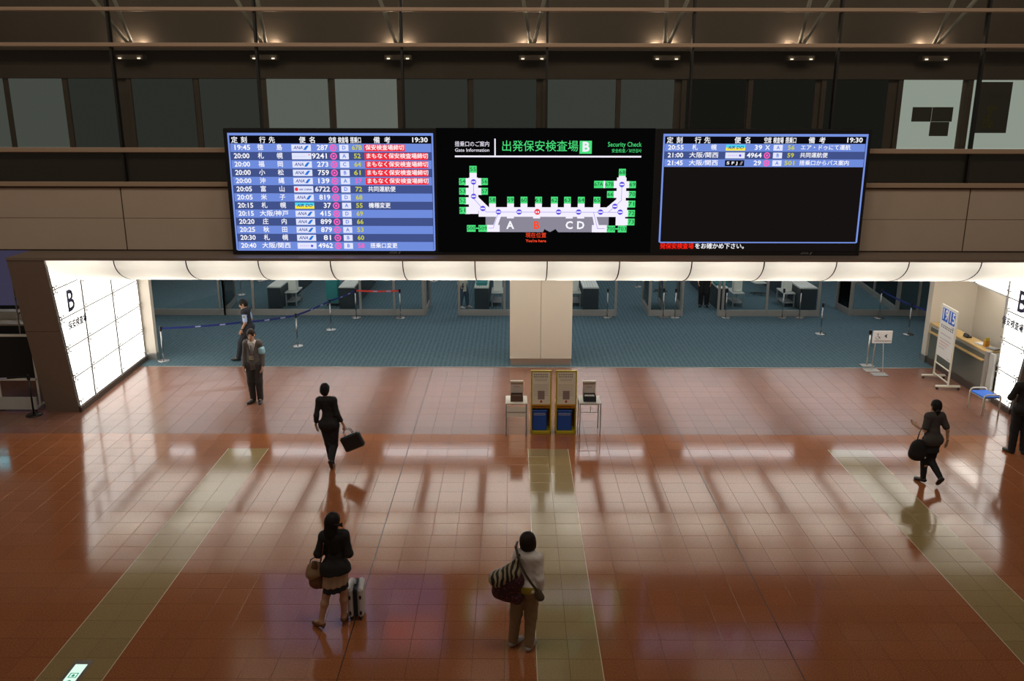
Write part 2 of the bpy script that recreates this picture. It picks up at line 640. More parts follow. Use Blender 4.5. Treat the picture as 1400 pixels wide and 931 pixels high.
# ================================================================== PORTAL (soffit, side walls)
XL, XR = -10.45, 11.86
def xl(y): return -9.69 - 0.05 * (y - 18.2)
def xr(y): return 11.09 + 0.05 * (y - 18.2)
def lean(z): return 18.2 - 0.185 * z          # front edge overhangs upward
portal = struct('portal_frame')
box('top_slab', XL, XR, 17.53, YW + 0.05, 3.545, 3.60, M_BROWN, portal)
for (sa, sb) in ((XL, -1), (XR, 1)):
    for z0, z1 in ((0.0, 1.948), (1.955, 3.545)):
        mb = MB()
        f = xl if sb < 0 else xr
        ya, yb = lean(z0), lean(z1)
        o = 0.03 * sb
        v = [(sa, ya, z0), (f(ya) + o, ya, z0), (f(22.3) + o, 22.3, z0), (sa, 22.3, z0),
             (sa, yb, z1), (f(yb) + o, yb, z1), (f(22.3) + o, 22.3, z1), (sa, 22.3, z1)]
        if sb > 0:      # right side is only solid in front of and above the service recess
            v = [(sa, ya, z0), (f(ya) + o, ya, z0), (f(18.9) + o, 18.9, z0), (sa, 18.9, z0),
                 (sa, yb, z1), (f(yb) + o, yb, z1), (f(18.9) + o, 18.9, z1), (sa, 18.9, z1)]
        mb.add(v, [(3, 2, 1, 0), (4, 5, 6, 7), (0, 1, 5, 4), (1, 2, 6, 5), (2, 3, 7, 6), (3, 0, 4, 7)], M_BROWN)
        mb.build('side_panel', portal)
# luminous soffit
soffit = struct('ceiling')
JX = [0.69 + 1.49 * i for i in range(-7, 9)]
AX, BZ, Y0, Z0 = 1.7, 0.65, 17.56, 3.54
for i in range(len(JX) - 1):
    x0, x1 = max(JX[i], -9.66) + 0.006, min(JX[i + 1], 11.06) - 0.006
    if x1 - x0 < 0.1:
        continue
    prof = []
    for t in range(13):
        a = math.pi / 2 * t / 12
        prof.append((Y0 + AX * (1 - math.cos(a)), Z0 - BZ * math.sin(a)))
    mb = MB()
    v = [(x0, y, z) for y, z in prof] + [(x1, y, z) for y, z in prof]
    n = len(prof)
    mb.add(v, [(k, k + 1, n + k + 1, n + k) for k in range(n - 1)], M_COVE)
    mb.build('cove_panel', soffit, smooth=True)
    MB().box(x0 + 0.10, x1 - 0.10, 19.28, 21.45, 2.885, 2.90, M_SOFFIT).build('light_panel', soffit)
    area_light('cove_strip', ((x0 + x1) / 2, 19.0, 3.40), x1 - x0 - 0.25, 36.0, (1, .96, .88), (math.radians(-72), 0, 0), 0.2)
for x in JX[:-1]:
    if -9.7 < x < 11.1:
        mb = MB()
        prof = [(Y0 - 0.004 + AX * (1 - math.cos(a)), Z0 - (BZ + 0.005) * math.sin(a)) for a in [math.pi / 2 * t / 12 for t in range(13)]]
        poly = prof + [(19.26, Z0), ]
        mb.prism(poly, x - 0.011, x + 0.011, 0, M_BLACKM).build('rib', soffit)
box('soffit_board', -9.9, 11.3, 19.26, 22.3, 2.905, 3.0, M_DARKB, soffit)
box('soffit_edge', -9.9, 11.3, 21.45, 22.3, 2.86, 2.905, M_WHITE, soffit)
box('plenum_back', -9.9, 11.3, 19.22, 19.26, 2.92, 3.545, M_WHITE, soffit)
box('security_ceiling', -12, 20, 22.3, 42, 3.20, 3.3, M_WHITE, soffit)
for y in (23.6, 25.8, 28.0, 30.2, 32.6, 36):
    for x in (-11, -6.6, -2.2, 2.2, 6.6, 11):
        MB().box(x - 1.6, x + 1.6, y - 0.11, y + 0.11, 3.17, 3.199, M_TUBE).build('light_strip', soffit)

# lit side walls
def lit_wall(name, f, sgn, rows, cols, zlim=None):
    w = struct(name)
    return w
ROWS = [0.13, 0.825, 1.515, 2.20, 2.88, 3.54]
YJ = [None, 19.03, 20.62, 22.25]
def lit_panel(par, f, y00, y01, y10, y11, z0, z1, sgn):
    """panel on the side wall: front edge y00 (bottom) y01 (top), rear edge y10, y11"""
    g, h = 0.036, 0.013
    t = 0.012
    mb = MB()
    v = []
    for off in (0.0, -sgn * t):
        for (y, z) in ((y00 + g, z0 + h), (y10 - g, z0 + h), (y11 - g, z1 - h), (y01 + g, z1 - h)):
            v.append((f(y) - off, y, z))
    lit = (0, 1, 2, 3)
    mb.add(v, [lit], M_PANELLIGHT)
    mb.add(v, [(7, 6, 5, 4), (0, 4, 5, 1), (1, 5, 6, 2), (2, 6, 7, 3), (3, 7, 4, 0)], M_ALU)
    return mb.build('light_panel', par)
def clamp(par, f, y, z, sgn):
    mb = MB()
    for dy in (-0.07, 0.07):
        for dz in (-0.07, 0.07):
            c = (f(y + dy) - sgn * 0.012, y + dy, z + dz)
            mb.tube([c, (c[0] - sgn * 0.02, c[1], c[2])], 0.02, M_GREY, 6)
    mb.box(f(y) - sgn * 0.016 - 0.006, f(y) - sgn * 0.016 + 0.006, y - 0.012, y + 0.012, z - 0.07, z + 0.07, M_LGREY)
    return mb.build('clamp', par)
wl = struct('wall_left')
for r in range(5):
    z0, z1 = ROWS[r], ROWS[r + 1]
    for c in range(3):
        a0 = lean(z0) + 0.02 if c == 0 else YJ[c]
        a1 = lean(z1) + 0.02 if c == 0 else YJ[c]
        lit_panel(wl, xl, a0, a1, YJ[c + 1], YJ[c + 1], z0, z1, -1)
    for y in (lean(z0) + 0.09, 19.03, 20.62, 22.17):
        clamp(wl, xl, y, z0 + (0.06 if r == 0 else 0), -1)
def side_slab(par, f, y0, y1, z0, z1, m, d0, d1, name):
    mb = MB()
    v = []
    for z in (z0, z1):
        for (y, d) in ((y0, d0), (y1, d0), (y1, d1), (y0, d1)):
            v.append((f(y) + d, y, z))
    mb.add(v, [(3, 2, 1, 0), (4, 5, 6, 7), (0, 1, 5, 4), (1, 2, 6, 5), (2, 3, 7, 6), (3, 0, 4, 7)], m)
    return mb.build(name, par)
def lean_back(par, f, y1, d0, d1):
    mb = MB()
    v = []
    for z in (0.125, 3.54):
        y0 = lean(z) + 0.01
        for (y, d) in ((y0, d0), (y1, d0), (y1, d1), (y0, d1)):
            v.append((f(y) + d, y, z))
    mb.add(v, [(3, 2, 1, 0), (4, 5, 6, 7), (0, 1, 5, 4), (1, 2, 6, 5), (2, 3, 7, 6), (3, 0, 4, 7)], M_GREY)
    return mb.build('backing', par)
side_slab(wl, xl, 18.19, 22.28, 0, 0.125, M_DARKB, -0.02, 0.03, 'plinth')
lean_back(wl, xl, 22.28, -0.028, -0.018)
box('jamb', -9.92, -9.62, 22.29, 22.46, 0.2, 2.9, M_COLUMN, wl)
box('jamb_base', -9.93, -9.61, 22.28, 22.47, 0, 0.2, M_STEEL, wl)
ret = MB()
ret.add([(-9.98, 22.47, 0), (-15.6, 35.0, 0), (-15.65, 35.0, 0), (-10.03, 22.47, 0), (-9.98, 22.47, 3.2), (-15.6, 35.0, 3.2), (-15.65, 35.0, 3.2), (-10.03, 22.47, 3.2)], [(3, 2, 1, 0), (4, 5, 6, 7), (0, 1, 5, 4), (1, 2, 6, 5), (2, 3, 7, 6), (3, 0, 4, 7)], M_WHITE)
ret.build('wall_far_left', kind='structure')

wr_ = struct('wall_right')
for r in range(5):
    z0, z1 = ROWS[r], ROWS[r + 1]
    if r < 4:
        z1_ = min(z1, 2.50) if r == 3 else z1
        lit_panel(wr_, xr, lean(z0) + 0.02, lean(z1_) + 0.02, 19.0, 19.0, z0, z1_, 1)
        for y in (lean(z0) + 0.09, 18.92):
            clamp(wr_, xr, y, z0 + (0.06 if r == 0 else 0), 1)
for c, (a, b) in enumerate(((None, 19.03), (19.03, 20.62), (20.62, 22.25))):
    lit_panel(wr_, xr, a or lean(2.5) + .02, a or lean(3.54) + .02, b, b, 2.50, 3.54, 1)
    clamp(wr_, xr, b - 0.06, 2.58, 1)
side_slab(wr_, xr, 18.19, 19.02, 0, 0.125, M_DARKB, -0.03, 0.02, 'plinth')
lean_back(wr_, xr, 19.0, 0.028, 0.018)
side_slab(wr_, xr, 19.0, 22.28, 2.47, 3.54, M_LGREY, 0.018, 0.12, 'header')
side_slab(wr_, xr, 18.9, 19.04, 0.0, 2.47, M_WHITE, 0.02, 1.9, 'recess_side')
box('recess_panel', 12.2, 12.26, 19.0, 22.3, 0, 2.6, M_COLUMN, wr_)
box('recess_cupboard', 11.75, 12.2, 19.05, 20.15, 1.50, 2.47, mat('cupboard_grey', (.36, .37, .39, 1), .5), wr_, bev=0.01)
box('recess_shadow_panel', 12.17, 12.2, 19.05, 20.6, 0.78, 1.50, mat('shadow_grey', (.17, .17, .17, 1), .6), wr_)  # dark panel painting the shadow below the cupboard
box('recess_back', 11.2, 12.3, 22.25, 22.3, 0, 2.6, M_COLUMN, wr_)
area_light('recess_fill_lamp', (11.85, 20.6, 2.58), 0.5, 16, (1, .95, .87), (0, 0, 0), 2.0)  # added fill lamp, brightens the recess
box('recess_top', 11.2, 12.3, 19.0, 22.3, 2.6, 2.63, M_WHITE, wr_)
box('jamb', 11.03, 11.34, 22.22, 22.46, 0.2, 2.9, M_COLUMN, wr_)
box('jamb_base', 11.02, 11.35, 22.21, 22.47, 0, 0.2, M_STEEL, wr_)
# lettering on the lit walls
M_NAVY = mat('navy_letter', (0.012, 0.010, 0.05, 1), 0.5)
rl = (xl(19) - xl(18), 1, 0)
rr = (xr(18) - xr(19), -1, 0)
text('B', (xl(18.4) + 0.03, 18.36, 2.50), 0.66, M_NAVY, 'lettering', wl, 'CENTER', rl, bold=.02)
text('保安検査場', (xl(18.4) + 0.04, 18.12, 1.98), 0.20, M_NAVY, 'lettering', wl, 'LEFT', rl, width=0.90, bold=.05)
text('B', (xr(18.4) - 0.03, 18.36, 2.50), 0.66, M_NAVY, 'lettering', wr_, 'CENTER', rr, bold=.02)
text('保安検査場', (xr(18.4) - 0.04, 18.98, 1.98), 0.20, M_NAVY, 'lettering', wr_, 'LEFT', rr, width=0.90, bold=.05)

# column in the middle of the opening
colm = struct('column')
box('cladding_panel', -0.098, 0.708, 21.83, 23.4, 0.19, 3.2, M_COLUMN, colm, bev=0.008)
box('cladding_panel', 0.716, 1.528, 21.83, 23.4, 0.19, 3.2, M_COLUMN, colm, bev=0.008)
box('core', -0.05, 1.48, 21.86, 23.36, 0.0, 3.2, M_DARKB, colm)
box('column_base', -0.085, 1.515, 21.845, 23.38, 0, 0.185, M_STEEL, colm)
# closing walls of the security hall
box('wall_rear', -20, 20, 41.9, 42, 0, 3.3, M_WHITE, kind='structure')

# ================================================================== INFORMATION BOARD
YS = 17.98
brd = thing('information_board', 'long black display housing with two flight boards and a gate map between them', 'display', (0.69, 18.2, 3.58))
def L2(x, y, z): return (x - 0.69, y - 18.2, z - 3.58)
def lbox(mb, x0, x1, z0, z1, lay, m):
    y1 = YS - 18.2 - 0.0025 * lay
    mb.box(x0 - .69, x1 - .69, y1 - 0.0024, y1, z0 - 3.58, z1 - 3.58, m)
MB().box(-5.91 - .69, 7.26 - .69, -0.21, 0.14, 0.0, 6.185 - 3.58, M_BLACK, 0.012).build('housing', brd)
for k in (-1.50, 2.88):
    MB().box(k - .69 - 0.006, k - .69 + 0.006, -0.2135, -0.205, 0.03, 2.58, M_BLACKM).build('seam', brd)
for k in (-4.5, 0.67, 5.8):
    MB().box(k - .69 - 0.12, k - .69 + 0.12, 0.14, 0.24, 0.5, 1.3, M_MULL).build('bracket', brd)

E_ROW1 = emit('row_light_blue', rgb(112, 140, 220))
E_ROW2 = emit('row_dark_blue', rgb(66, 82, 138))
E_HEAD = emit('header_black', rgb(10, 10, 16))
E_EDGE = emit('edge_blue', rgb(118, 146, 225))
E_WHITE = emit('text_white', rgb(250, 250, 255))
E_DIMW = emit('text_pale', rgb(225, 230, 255))
E_YEL = emit('text_yellow', rgb(205, 205, 50))
E_PINK = emit('text_pink', rgb(250, 100, 190))
E_REDBOX = emit('box_red', rgb(245, 45, 60))
E_TXTRED = emit('text_red', rgb(255, 40, 25))
E_GATE = emit('gate_blue', rgb(90, 120, 225))
E_LOGO = emit('logo_navy', rgb(40, 60, 150))
E_LOGO2 = emit('logo_blue', rgb(30, 120, 230))
E_CYAN = emit('logo_cyan', rgb(80, 215, 240))
E_LYEL = emit('logo_yellow', rgb(250, 235, 60))
E_GREEN = emit('sign_green', rgb(75, 225, 125))
E_GREEND = emit('sign_green_text', rgb(8, 50, 25))
E_MAPGREY = emit('map_grey', rgb(140, 136, 152))
E_VIOL = emit('map_violet', rgb(95, 80, 225))
E_MRED = emit('map_red', rgb(240, 60, 75))
E_ORANGE = emit('map_orange', rgb(255, 75, 40))
E_DARK = emit('screen_dark', rgb(22, 18, 17))
E_BLACKSCR = emit('screen_black', rgb(6, 6, 7))
M_FAINT = mat('faint_logo', (0.16, 0.16, 0.16, 1), 0.5)

def scr_text(s, x, z, size, m, par, align='LEFT', lay=5, bold=0.02, shear=0.0, width=None):
    text(s, L2(x, YS - 0.0025 * lay, z), size, m, 'lettering', par, align, bold=bold, shear=shear, width=width)

def ring(mb, x, z, r0, r1, lay, m, n=20):
    y = YS - 18.2 - 0.0025 * lay
    v, f = [], []
    for k in range(n):
        t = 2 * math.pi * k / n
        v += [(x - .69 + r0 * math.cos(t), y, z - 3.58 + r0 * math.sin(t)), (x - .69 + r1 * math.cos(t), y, z - 3.58 + r1 * math.sin(t))]
    for k in range(n):
        a, b = 2 * k, 2 * ((k + 1) % n)
        f.append((a, a + 1, b + 1, b))
    mb.add(v, f, m)

def poly(mb, pts, lay, m):
    y = YS - 18.2 - 0.0025 * lay
    mb.add([(x - .69, y, z - 3.58) for x, z in pts], [tuple(range(len(pts)))], m)

def airline_logo(kind, x0, x1, z0, z1, mb, par):
    w, h = x1 - x0, z1 - z0
    if kind == 'do':
        lbox(mb, x0, x1, z0, z0 + h * .5, 3, E_LYEL)
        lbox(mb, x0, x1, z0 + h * .5, z1, 3, E_CYAN)
        scr_text('AIR DO', x0 + w * .5, z0 + h * .5, h * .72, E_LOGO, par, 'CENTER', 5, 0.02, 0.25, w * .84)
        return
    if kind == 'sfj':
        lbox(mb, x0, x1, z0, z1, 3, E_HEAD)
        scr_text('S F J', x0 + w * .08, z0 + h * .5, h * .68, E_WHITE, par, 'LEFT', 5, 0.02, 0, w * .56)
        poly(mb, [(x0 + w * .76, z0 + h * .2), (x0 + w * .86, z0 + h * .2), (x0 + w * .94, z0 + h * .8), (x0 + w * .84, z0 + h * .8)], 4, E_MAPGREY)
        return
    lbox(mb, x0, x1, z0, z1, 3, E_DIMW)
    if kind == 'ana':
        scr_text('ANA', x0 + w * .10, z0 + h * .5, h * .74, E_LOGO, par, 'LEFT', 5, 0.012, 0.3, w * .48)
        poly(mb, [(x0 + w * .62, z0 + h * .16), (x0 + w * .74, z0 + h * .16), (x0 + w * .90, z0 + h * .84), (x0 + w * .78, z0 + h * .84)], 4, E_LOGO2)
        poly(mb, [(x0 + w * .60, z0 + h * .16), (x0 + w * .62, z0 + h * .16), (x0 + w * .78, z0 + h * .84), (x0 + w * .70, z0 + h * .6)], 4, E_LOGO)
    elif kind == 'china':
        ring(mb, x0 + w * .13, z0 + h * .5, 0.0, h * .3, 4, E_MRED, 8)
        scr_text('AIR CHINA', x0 + w * .26, z0 + h * .45, h * .42, E_LOGO, par, 'LEFT', 5, 0.02, 0.2, w * .66)
    elif kind == 'plain':
        for k in range(9):
            lbox(mb, x0 + w * (.10 + .07 * k), x0 + w * (.145 + .07 * k), z0 + h * .42, z0 + h * .46, 4, E_MAPGREY)
        lbox(mb, x0 + w * .86, x0 + w * .91, z0 + h * .62, z0 + h * .82, 4, E_MRED)
    elif kind == 'star':
        for k in range(5):
            lbox(mb, x0 + w * (.14 + .1 * k), x0 + w * (.20 + .1 * k), z0 + h * .40, z0 + h * .58, 4, emit('pale_pink', rgb(215, 190, 235)))
        ring(mb, x0 + w * .76, z0 + h * .48, 0.0, h * .22, 4, E_VIOL, 8)

def flight_board(x0, x1, ztop, zrow0, rh, rows, gap_name, frame_bottom):
    W = x1 - x0
    par = MB()
    lbox(par, x0, x1, frame_bottom, ztop, 0, E_DARK)
    scr = par.build('flight_screen', brd)
    U = lambda u: x0 + W * u
    g = MB()
    # blue edge
    e = 0.022
    for a, b, c, d in ((x0 - e, x0 + 0.012, zrow0 - rh * 13.05, ztop), (x1 - 0.012, x1 + e, zrow0 - rh * 13.05, ztop), (x0, x1, ztop - 0.05, ztop), (x0, x1, zrow0 - rh * 13.05 - 0.012, zrow0 - rh * 13.05 + 0.012)):
        lbox(g, a, b, c, d, 2, E_EDGE)
    lbox(g, x0 + 0.02, x1 - 0.02, zrow0 + 0.005, ztop - 0.05, 1, E_HEAD)
    zh = zrow0 + 0.062
    hs = 0.135
    for s, u in (('定', .028), ('刻', .075), ('行', .166), ('先', .212), ('便', .362), ('名', .412), ('備', .728), ('考', .780)):
        scr_text(s, U(u), zh, hs, E_WHITE, scr, 'CENTER')
    for s, u, w in (('空席', .5105, .035), ('検査場', .563, .050), ('搭乗口', .625, .052)):
        scr_text(s, U(u), zh, hs * .95, E_WHITE, scr, 'CENTER', width=W * w)
    scr_text('19:30', U(.979), zh + 0.01, .135, E_WHITE, scr, 'RIGHT', width=W * .076)
    for i, (tm, dest, logo, num, seat, gate, gno, gcol, rem, red) in enumerate(rows):
        z1 = zrow0 - rh * i
        z0 = z1 - rh
        zc = (z0 + z1) / 2
        lbox(g, x0 + 0.02, x1 - 0.02, z0, z1, 1, E_ROW1 if i % 2 == 0 else E_ROW2)
        scr_text(tm, U(.019), zc, rh * .84, E_WHITE, scr, 'LEFT', width=W * .077)
        if len(dest) == 2:
            scr_text(dest[0], U(.153), zc, rh * .76, E_WHITE, scr, 'CENTER')
            scr_text(dest[1], U(.246), zc, rh * .76, E_WHITE, scr, 'CENTER')
        else:
            scr_text(dest, U(.199), zc, rh * .76, E_WHITE, scr, 'CENTER', width=W * .143)
        airline_logo(logo, U(.306), U(.402), z0 + rh * .12, z1 - rh * .12, g, scr)
        scr_text(num, U(.486), zc, rh * .86, E_WHITE, scr, 'RIGHT', width=W * .0185 * len(num))
        if seat == 'X':
            scr_text('X', U(.512), zc, rh * .8, E_WHITE, scr, 'CENTER')
        else:
            ring(g, U(.512), zc, rh * .26, rh * .42, 4, E_PINK)
            ring(g, U(.512), zc, 0.0, rh * .15, 4, E_PINK, 10)
        lbox(g, U(.542), U(.587), z0 + rh * .13, z1 - rh * .13, 3, E_DIMW)
        scr_text(gate, U(.5645), zc, rh * .62, E_GATE, scr, 'CENTER')
        scr_text(gno, U(.629), zc, rh * .80, gcol, scr, 'CENTER', width=W * .0165 * len(gno))
        if rem:
            if red:
                ur = .865 if not rem.startswith('ま') else .978
                lbox(g, U(.665), U(ur), z0 + rh * .08, z1 - rh * .10, 3, E_REDBOX)
                scr_text(rem, U(.670), zc, rh * .66, E_WHITE, scr, 'LEFT', width=W * (ur - .675))
            else:
                scr_text(rem, U(.675), zc, rh * .70, E_WHITE, scr, 'LEFT', width=W * .0272 * len(rem))
    g.build('display_rows', scr)
    return scr

RB = 'まもなく保安検査場締切'
rowsL = [('19:45', '徳島', 'ana', '287', 'o', 'D', '67B', E_YEL, '保安検査場締切', 1),
         ('20:00', '札幌', 'plain', '9241', 'o', 'A', '52', E_YEL, RB, 1),
         ('20:00', '福岡', 'ana', '273', 'o', 'C', '64', E_YEL, RB, 1),
         ('20:00', '小松', 'ana', '759', 'o', 'B', '61', E_YEL, RB, 1),
         ('20:00', '沖縄', 'ana', '139', 'o', 'A', '57', E_PINK, RB, 1),
         ('20:05', '富山', 'china', '6722', 'o', 'D', '72', E_YEL, '共同運航便', 0),
         ('20:05', '米子', 'ana', '819', 'o', 'D', '68', E_YEL, '', 0),
         ('20:15', '札幌', 'do', '37', 'o', 'A', '55', E_YEL, '機種変更', 0),
         ('20:15', '大阪/神戸', 'ana', '415', 'o', 'D', '69', E_YEL, '', 0),
         ('20:20', '庄内', 'ana', '899', 'o', 'D', '66', E_YEL, '', 0),
         ('20:25', '秋田', 'ana', '879', 'o', 'A', '53', E_YEL, '', 0),
         ('20:30', '札幌', 'ana', '81', 'o', 'B', '60', E_YEL, '', 0),
         ('20:40', '大阪/関西', 'star', '4962', 'o', 'B', '58', E_PINK, '搭乗口変更', 0)]
rowsR = [('20:55', '札幌', 'do', '39', 'X', 'A', '56', E_YEL, 'エア・ドゥにて運航', 0),
         ('21:00', '大阪/関西', 'star', '4964', 'o', 'B', '59', E_YEL, '共同運航便', 0),
         ('21:45', '大阪/関西', 'sfj', '29', 'o', 'A', '501', E_YEL, '搭乗口からバス案内', 0)]
ztL, zbL = 6.094, 3.728
rhL = (ztL - zbL) * 52 / 735
flight_board(-5.80, -1.665, ztL, ztL - (ztL - zbL) * 65 / 735, rhL, rowsL, 'l', zbL)
scrR = flight_board(3.055, 7.165, 6.090, 5.895, 0.1545, rowsR, 'r', 3.70)
# scrolling line under the right board
zs = 3.795
mbs = MB()
lbox(mbs, 3.06, 3.62, zs - 0.06, zs + 0.06, 2, emit('dark_red_band', rgb(90, 10, 10)))
mbs.build('scroll_band', scrR)
scr_text('発保安検査場', 3.065, zs, 0.125, E_TXTRED, scrR, 'LEFT', width=.70)
scr_text('をお確かめ下さい。', 3.79, zs, 0.125, E_WHITE, scrR, 'LEFT', width=1.02)
for xx in (-2.62, 6.02):
    text('ANA', L2(xx, YS - 0.004, 3.652), 0.075, M_FAINT, 'maker_mark', brd, 'LEFT', bold=.02, shear=.3, width=.17)
    mbk = MB()
    poly(mbk, [(xx + .19, 3.625), (xx + .22, 3.625), (xx + .25, 3.68), (xx + .22, 3.68)], 2, M_FAINT)
    for k in range(16):
        lbox(mbk, xx + .34 + k * .05, xx + .37 + k * .05, 3.645, 3.655, 1, mat('fainter', (0.05, .05, .05, 1), .5))
    mbk.build('small_print', brd, kind='stuff')

# gate map in the middle: q() turns the drawing's own units into metres
SU = 1.5085 / 100 / 4.516 * 1.0
def q(x, y): return (0.641 + (x - 700) * 0.003345, 4.921 - (y - 438) * 0.003335)
mp = MB()
a, b = q(35, 815), q(1365, 55)
lbox(mp, a[0], b[0], a[1], b[1], 0, E_BLACKSCR)
mapscr = mp.build('map_screen', brd)
mm = MB()
def qb(x0, y0, x1, y1, lay, m):
    p0, p1 = q(x0, y1), q(x1, y0)
    lbox(mm, p0[0], p1[0], p0[1], p1[1], lay, m)
def qt(s, x, y, h, m, al='CENTER', w=None, bold=0.0):
    p = q(x, y)
    scr_text(s, p[0], p[1], h * 0.003335, m, mapscr, al, 6, bold, 0, None if w is None else w * 0.003345)
def qp(pts, lay, m): poly(mm, [q(*p) for p in pts], lay, m)
E_LAV = emit('map_white', rgb(245, 240, 255))
qb(148, 219, 1285, 229, 2, E_LAV)
qb(389, 118, 397, 219, 2, E_LAV)
qt('搭乗口のご案内', 148, 152, 34, E_LAV, 'LEFT', 208)
qt('Gate Information', 148, 187, 29, E_LAV, 'LEFT', 208)
qt('出発保安検査場', 430, 166, 70, E_GREEN, 'LEFT', 462)
qb(908, 130, 982, 207, 2, E_GREEN)
qt('B', 945, 168, 80, E_LAV, bold=.035)
qt('Security Check', 1078, 152, 40, E_GREEN, 'LEFT', 205)
qt('安全检查／보안검사', 1103, 190, 25, E_GREEN, 'LEFT', 180)
qb(333, 590, 1098, 688, 1, E_MAPGREY)
qp([(690, 688), (700, 668), (712, 676), (735, 687), (755, 676), (768, 668), (785, 688)], 2, E_BLACKSCR)
qb(290, 533, 1210, 592, 2, E_LAV)
qb(230, 352, 288, 575, 2, E_LAV)
qb(1142, 350, 1200, 645, 2, E_LAV)
qp([(230, 470), (288, 470), (365, 545), (365, 592), (330, 592), (230, 500)], 3, E_LAV)
qp([(1075, 540), (1145, 480), (1200, 480), (1200, 592), (1075, 592)], 3, E_LAV)
for x in (487, 650, 853, 924):
    qb(x - 22, 590, x + 22, 602, 2, E_LAV)
qp([(403, 580), (432, 580), (407, 650), (380, 650)], 3, E_LAV)
qb(342, 643, 420, 686, 3, E_LAV)
qp([(995, 580), (1018, 580), (1040, 650), (1010, 650)], 3, E_LAV)
qb(995, 643, 1088, 688, 3, E_LAV)
def gate(s, x0, y0, x1, y1):
    qb(x0, y0, x1, y1, 4, E_GREEN)
    qt(s, (x0 + x1) / 2, (y0 + y1) / 2, 34, E_GREEND, 'CENTER', min(36 if len(s) == 2 else 58, 36 if len(s) == 2 else 52))
qb(236, 320, 280, 360, 2, E_LAV)
gate('55', 236, 281, 280, 323)
for s, y in (('54', 377), ('53', 436), ('52', 494), ('51', 554)):
    qb(205, y - 22, 235, y + 22, 2, E_LAV)
    gate(s, 171, y - 22, 213, y + 20)
for s, y in (('56', 377), ('57', 436)):
    qb(285, y - 22, 310, y + 22, 2, E_LAV)
    gate(s, 306, y - 22, 348, y + 20)
for s, x in (('58', 376), ('59', 488), ('60', 571), ('61', 661), ('62', 759), ('63', 840), ('64', 925), ('65', 1022)):
    qb(x - 21, 508, x + 21, 536, 2, E_LAV)
    gate(s, x - 21, 468, x + 21, 510)
qb(1152, 335, 1194, 360, 2, E_LAV)
gate('68', 1152, 297, 1194, 340)
gate('67A', 1002, 370, 1058, 414)
qb(1059, 370, 1069, 414, 4, E_LAV)
gate('67B', 1070, 370, 1123, 414)
qb(1123, 370, 1145, 414, 2, E_LAV)
qb(1123, 432, 1145, 474, 2, E_LAV)
gate('66', 1083, 432, 1125, 474)
for s, y in (('69', 393), ('70', 453), ('71', 512), ('72', 570), ('73', 623)):
    qb(1195, y - 21, 1222, y + 21, 2, E_LAV)
    gate(s, 1217, y - 21, 1259, y + 21)
gate('500', 216, 644, 270, 686)
gate('509', 288, 644, 342, 686)
gate('700', 1088, 646, 1140, 688)
gate('703', 1157, 646, 1211, 688)
qb(270, 660, 288, 668, 4, E_GREEN)
qb(1140, 662, 1157, 670, 4, E_GREEN)
def qline(pts, lay=4, w=2.2, m=E_VIOL):
    for (xa, ya), (xb, yb) in zip(pts, pts[1:]):
        d = math.hypot(xb - xa, yb - ya)
        nx, ny = -(yb - ya) / d * w / 2, (xb - xa) / d * w / 2
        qp([(xa + nx, ya + ny), (xa - nx, ya - ny), (xb - nx, yb - ny), (xb + nx, yb + ny)], lay, m)
qline([(260, 378), (260, 480), (314, 541), (338, 563), (1170, 563)])
qline([(413, 563), (380, 663), (350, 663)])
qline([(1003, 563), (1030, 665), (1075, 665)])
qline([(1173, 393), (1173, 490), (1095, 563)])
for x, y in ((260, 378), (260, 466), (316, 541), (413, 562), (541, 562), (786, 562), (910, 562), (1046, 562), (1134, 526), (1168, 562), (1173, 392)):
    p = q(x, y)
    ring(mm, p[0], p[1], 0, 0.056, 5, E_VIOL, 16)
    qb(x - 13, y - 4, x + 13, y + 4, 6, E_LAV)
p = q(654, 561)
ring(mm, p[0], p[1], 0, 0.062, 5, E_MRED, 16)
for dx in (-7, 6):
    qb(654 + dx - 4, 557, 654 + dx + 4, 568, 6, E_LAV)
qt('A', 486, 646, 66, E_WHITE, bold=.03)
qt('B', 649, 646, 66, E_ORANGE, bold=.03)
qt('C', 853, 646, 66, E_WHITE, bold=.03)
qt('D', 924, 646, 66, E_WHITE, bold=.03)
qt('現在位置', 647, 709, 34, E_ORANGE, 'CENTER', 128)
qt("You're here", 647, 743, 24, E_ORANGE, 'CENTER', 128, .02)
mm.build('map_drawing', mapscr)

# ================================================================== SECURITY HALL: partitions, lanes
part_n = [0]
def partition(name, label, x0, y0, x1, y1, posts, group='glass partitions of the security lanes'):
    t = thing(name, label, 'partition', (x0, y0, 0), group=group)
    d = Vector((x1 - x0, y1 - y0, 0))
    Ln = d.length
    ang = math.atan2(d.y, d.x)
    t.rotation_euler = (0, 0, ang)
    box('base_rail', 0, Ln, -0.03, 0.03, 0, 0.20, M_ALU, t, bev=0.004)
    box('top_rail', 0, Ln, -0.03, 0.03, 2.1, 2.16, M_ALU, t)
    for p in posts:
        box('post', p - 0.035, p + 0.035, -0.04, 0.04, 0, 2.2, M_ALU, t, bev=0.004)
    pp = sorted(posts)
    for a, b in zip(pp, pp[1:]):
        if b - a > 0.15:
            box('glass_pane', a + 0.04, b - 0.04, -0.005, 0.005, 0.20, 2.1, M_GLASS2, t)
    return t
YP = 27.5
partition('glass_partition', 'long glass partition behind the blue belt, far left of the hall', -11.9, YP, -9.45, YP, [0.03, 2.3, 2.45])
partition('glass_partition', 'glass partition with steel base right behind the guard in the vest', -9.45, YP, -2.9, YP, [0.0, 0.95, 4.45, 5.55, 6.5])
partition('glass_partition', 'glass partition with steel base meeting the column from its left', -1.8, YP, -0.12, YP, [0.02, 1.5])
partition('glass_partition', 'glass partition with steel base meeting the column from its right', 1.55, YP, 3.36, YP, [0.05, 1.78])
